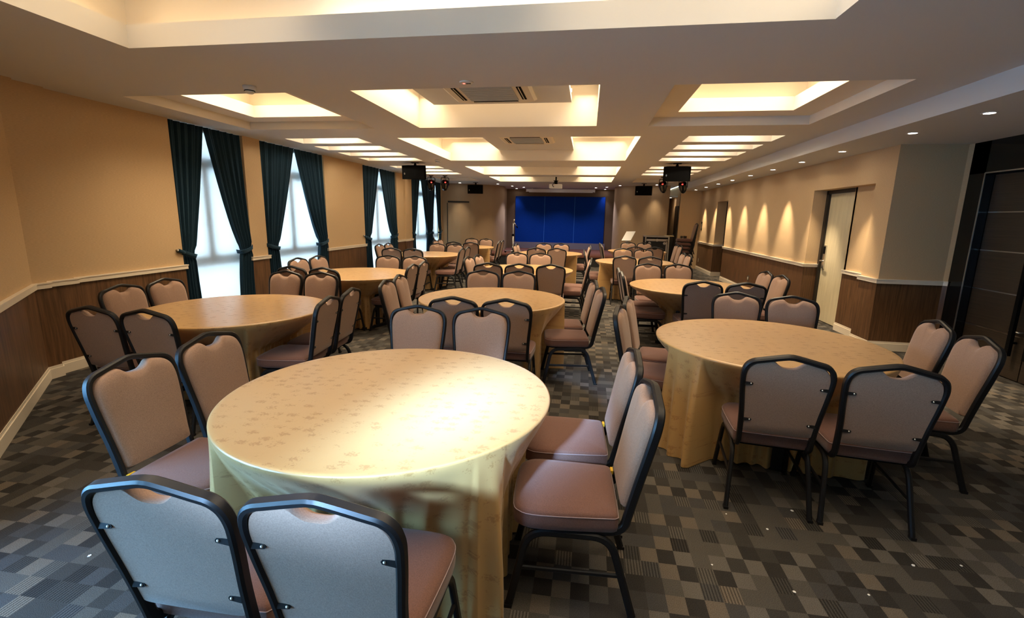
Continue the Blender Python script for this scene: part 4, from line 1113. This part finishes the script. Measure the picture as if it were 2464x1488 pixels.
# projection screen case
d = empty('projection_screen', (-1.12, 18.8, 2.62)); tag(d, 'long white rolled-up projection screen case above the blue backdrop', 'projection screen')
mb = MB(); mb.box(-1.31, 1.31, -0.06, 0.06, -0.035, 0.06); build('case', mb, M['white'], d)
mb = MB(); mb.box(-1.22, 1.24, -0.045, 0.045, -0.060, -0.036); build('bottom_bar', mb, M['white'], d)
mb = MB(); mb.box(-1.33, -1.31, -0.065, 0.065, -0.045, 0.065); mb.box(1.31, 1.33, -0.065, 0.065, -0.045, 0.065); build('end_cap', mb, M['cream_plastic'], d)
mb = MB(); mb.box(-1.1, -1.06, -0.02, 0.02, 0.06, ZC - 2.62); mb.box(1.06, 1.1, -0.02, 0.02, 0.06, ZC - 2.62); build('hanger', mb, M['silver'], d)

# blue felt backdrop of three panels, on a plinth
d = empty('stage_backdrop', (-1.16, 19.40, 0.352)); tag(d, 'blue felt stage backdrop made of three tall panels', 'backdrop')
w3 = 3.60 / 3
for k in range(3):
    x0 = -1.80 + k * w3; mb = MB(); mb.box(x0 + 0.008, x0 + w3 - 0.008, -0.03, 0.03, 0.25, 2.08); build('panel', mb, M['blue'], d)
for k in (1, 2):
    x0 = -1.80 + k * w3; mb = MB(); mb.box(x0 - 0.0075, x0 + 0.0075, -0.028, 0.02, 0.25, 2.08); build('joint_batten', mb, M['blue_edge'], d)
mb = MB(); mb.box(-1.86, 1.86, -0.04, 0.04, 0.0, 0.249); build('plinth', mb, M['plinth'], d)

# microphone stand
d = empty('microphone_stand', (-2.59, 16.6, 0.352)); tag(d, 'chrome microphone stand with a wheeled foot on the stage', 'microphone stand')
mb = MB(); mb.tube([(-0.28, -0.03, 0.06), (0.30, 0.03, 0.06)], 0.02); mb.tube([(0, -0.2, 0.06), (0, 0.2, 0.06)], 0.02); b = build('foot', mb, M['silver'], d, smooth=True)
for x, y in ((-0.27, -0.03), (0.29, 0.03), (0, -0.19), (0, 0.19)):
    mb = MB(); mb.lathe([(0, -0.012), (0.034, -0.012), (0.036, 0), (0.034, 0.012), (0, 0.012)], 12, mtx=Matrix.Translation((x, y, 0.036)) @ Matrix.Rotation(R(90), 4, 'X')); build('caster', mb, M['black'], b, smooth=True)
mb = MB(); mb.tube([(0, 0, 0.06), (0, 0, 0.62)], 0.022); build('lower_tube', mb, M['white'], d, smooth=True)
mb = MB(); mb.tube([(0, 0, 0.60), (0, 0, 1.05)], 0.015); build('upper_tube', mb, M['white'], d, smooth=True)
mb = MB(); mb.tube([(0, 0, 0.58), (0, 0, 0.66)], 0.030); mb.cbox((-0.03, 0, 0.62), (0.05, 0.02, 0.05)); build('clutch', mb, M['black'], d)
mb = MB(); mb.tube([(0.0, 0, 1.04), (0.04, 0, 1.17)], 0.022); mb.tube([(0.0, 0, 1.10), (0.12, 0, 0.92)], 0.016); build('boom', mb, M['silver'], d, smooth=True)
mb = MB(); mb.tube([(0.11, 0, 0.935), (0.15, 0, 0.87)], 0.022); build('microphone', mb, M['black'], d, smooth=True)

# lectern with tilted white reading board
d = empty('lectern', (1.30, 15.40, 0.0)); tag(d, 'slim lectern with a tilted white reading board on a metal post', 'lectern')
mb = MB(); mb.lathe([(0, 0), (0.19, 0), (0.19, 0.015), (0.03, 0.035), (0, 0.035)], 24); build('base', mb, M['silver'], d, smooth=True)
mb = MB(); mb.box(-0.035, 0.035, -0.02, 0.02, 0.03, 1.0, Matrix.Rotation(R(-4), 4, 'Y')); build('post', mb, M['white'], d)
q4 = [Vector((-0.24, -0.15, 0.92)), Vector((0.04, -0.15, 0.93)), Vector((0.20, 0.13, 1.21)), Vector((-0.08, 0.13, 1.20))]
nn = (q4[1] - q4[0]).cross(q4[3] - q4[0]).normalized() * 0.022
mb = MB(); mb.loft([q4, [p + nn for p in q4]]); b = build('reading_board', mb, M['white'], d)
mb = MB(); mb.lathe([(0, 0), (0.022, 0), (0.018, 0.012), (0, 0.014)], 12, mtx=Matrix.Translation((-0.13, -0.105, 0.955)) @ Matrix.Rotation(R(135), 4, 'X')); build('knob', mb, M['black'], b)
mb = MB(); mb.tube([Vector((-0.06, 0.0, 0.97)), Vector((-0.02, 0.0, 1.062))], 0.025); build('tilt_joint', mb, M['black'], d, smooth=True)

# flight case
d = empty('flight_case', (2.10, 15.25, 0)); tag(d, 'black equipment flight case with silver edges and latches', 'case')
W_, D_, H_ = 0.34, 0.28, 1.09
mb = MB(); mb.box(-W_, W_, -D_, D_, 0.10, H_); b = build('body', mb, M['black'], d)
mb = MB(); mb.box(-W_ + 0.07, W_ - 0.07, -D_ - 0.004, -D_, 0.15, H_ - 0.16); build('door_panel', mb, M['stage_black'], d)
e = 0.018
for x in (-W_, W_):
    for y in (-D_, D_):
        mb = MB(); mb.box(x - e, x + e, y - e, y + e, 0.10, H_); build('edge_rail', mb, M['silver'], d)
for z in (0.10, H_):
    for y in (-D_, D_):
        mb = MB(); mb.box(-W_, W_, y - e, y + e, z - e, z + e); build('edge_rail', mb, M['silver'], d)
    for x in (-W_, W_):
        mb = MB(); mb.box(x - e, x + e, -D_, D_, z - e, z + e); build('edge_rail', mb, M['silver'], d)
mb = MB(); mb.box(-W_ + 0.03, W_ - 0.03, -D_ - 0.008, -D_, H_ - 0.14, H_ - 0.07); build('lid_band', mb, M['silver'], d)
mb = MB(); mb.box(W_ - 0.075, W_ - 0.035, -D_ - 0.008, -D_, 0.12, H_ - 0.10); build('door_rail', mb, M['silver'], d)
for x in (-0.22, 0.0, 0.22):
    z_ = H_ - 0.105 if x == 0 else H_ - 0.20
    mb = MB(); mb.lathe([(0, 0), (0.045, 0), (0.04, 0.012), (0, 0.014)], 16, mtx=Matrix.Translation((x, -D_ - 0.008, z_)) @ Matrix.Rotation(R(90), 4, 'X')); build('latch', mb, M['silver'], d)
for x in (-W_ + 0.06, W_ - 0.06):
    for y in (-D_ + 0.06, D_ - 0.06):
        mb = MB(); mb.lathe([(0, -0.015), (0.045, -0.015), (0.045, 0.015), (0, 0.015)], 14, mtx=Matrix.Translation((x, y, 0.045)) @ Matrix.Rotation(R(90), 4, 'X')); mb.cbox((x, y, 0.09), (0.05, 0.06, 0.02)); build('caster', mb, M['black'], d)
mb = MB()
# small side cabinet with a wooden top beside the case
d = empty('side_cabinet', (2.57, 15.90, 0)); tag(d, 'narrow dark cabinet with a pale wooden top beside the flight case', 'cabinet')
mb = MB(); mb.box(-0.09, 0.12, -0.2, 0.2, 0, 1.075); build('body', mb, M['dark_brown'], d)
mb = MB(); mb.box(-0.11, 0.14, -0.22, 0.22, 1.0755, 1.10); build('top', mb, M['pale_wood'], d)
# drinking glasses on the top chair of the stack
for k, (dx, dy) in enumerate(((-0.02, -0.10), (0.06, -0.13), (0.12, -0.06), (0.02, 0.03), (0.10, 0.08))):
    mb = MB(); mb.lathe([(0.0, 0.0), (0.026, 0.0), (0.032, 0.075), (0.030, 0.075), (0.024, 0.006), (0.0, 0.006)], 14)
    o = build('drinking_glass', mb, M['glass_clear'], None, smooth=True); o.location = (2.88 + dx, 15.40 + dy, 0.115 * 5 + 0.4665)
    tag(o, 'clear drinking glass left on the seat of the topmost stacked chair', 'glass', 'glasses on the chair stack')

# wall plates
def plate(x, y, z, w_, h_, m_, label, cat, slots_=True):
    d = empty('wall_plate', (x, y, z)); tag(d, label, cat)
    mb = MB(); mb.box(-0.012, 0.0, -w_ / 2, w_ / 2, -h_ / 2, h_ / 2); build('plate', mb, m_, d)
    mb = MB(); mb.box(-0.015, -0.0121, -w_ / 4, w_ / 4, -h_ / 4, h_ / 4); build('insert', mb, M['cream_plastic'] if slots_ else M['silver'], d)
plate(XR - 0.011, 16.20, 0.32, 0.08, 0.12, M['silver'], 'steel socket plate on the wainscot by the chair stack', 'socket')
plate(XR - 0.011, 11.275, 0.34, 0.08, 0.12, M['silver'], 'steel socket plate on the wainscot between the two doors', 'socket')
plate(XR - 0.001, 16.25, 1.42, 0.10, 0.28, M['black'], 'dark control panel on the wall above the chair stack', 'control panel', False)

# paper scraps on the carpet
scr = [(0.66, 2.09), (1.30, 2.02), (0.98, 1.98), (1.62, 2.26), (0.62, 1.62), (0.74, 1.66), (1.02, 2.42), (1.22, 2.62), (0.84, 2.52), (1.85, 2.30), (0.48, 1.72), (-2.25, 1.62)]
mb = MB(); mb.prism([(0.010, 0.0), (0.003, 0.008), (-0.009, 0.004), (-0.006, -0.006), (0.004, -0.008)], 0.0, 0.002); me_s = mb.mesh('paper_scrap', M['foil'])
for k, (x, y) in enumerate(scr):
    o = obj('paper_scrap', me_s, None, (x, y, 0.0005), k * 1.3); o.scale = (0.55 + 0.12 * (k % 4),) * 3
    tag(o, 'tiny white paper scrap lying on the carpet', 'paper scrap', 'paper scraps on the carpet')
o = MB(); o.box(-0.10, 0.10, -0.05, 0.05, 0, 0.03); o = build('paper_box', o, M['white']); o.location = (-3.35, 8.95, 0.0); o.rotation_euler = (0, 0, 0.2)
tag(o, 'flat white box on the carpet under the second window-side table chairs', 'box')
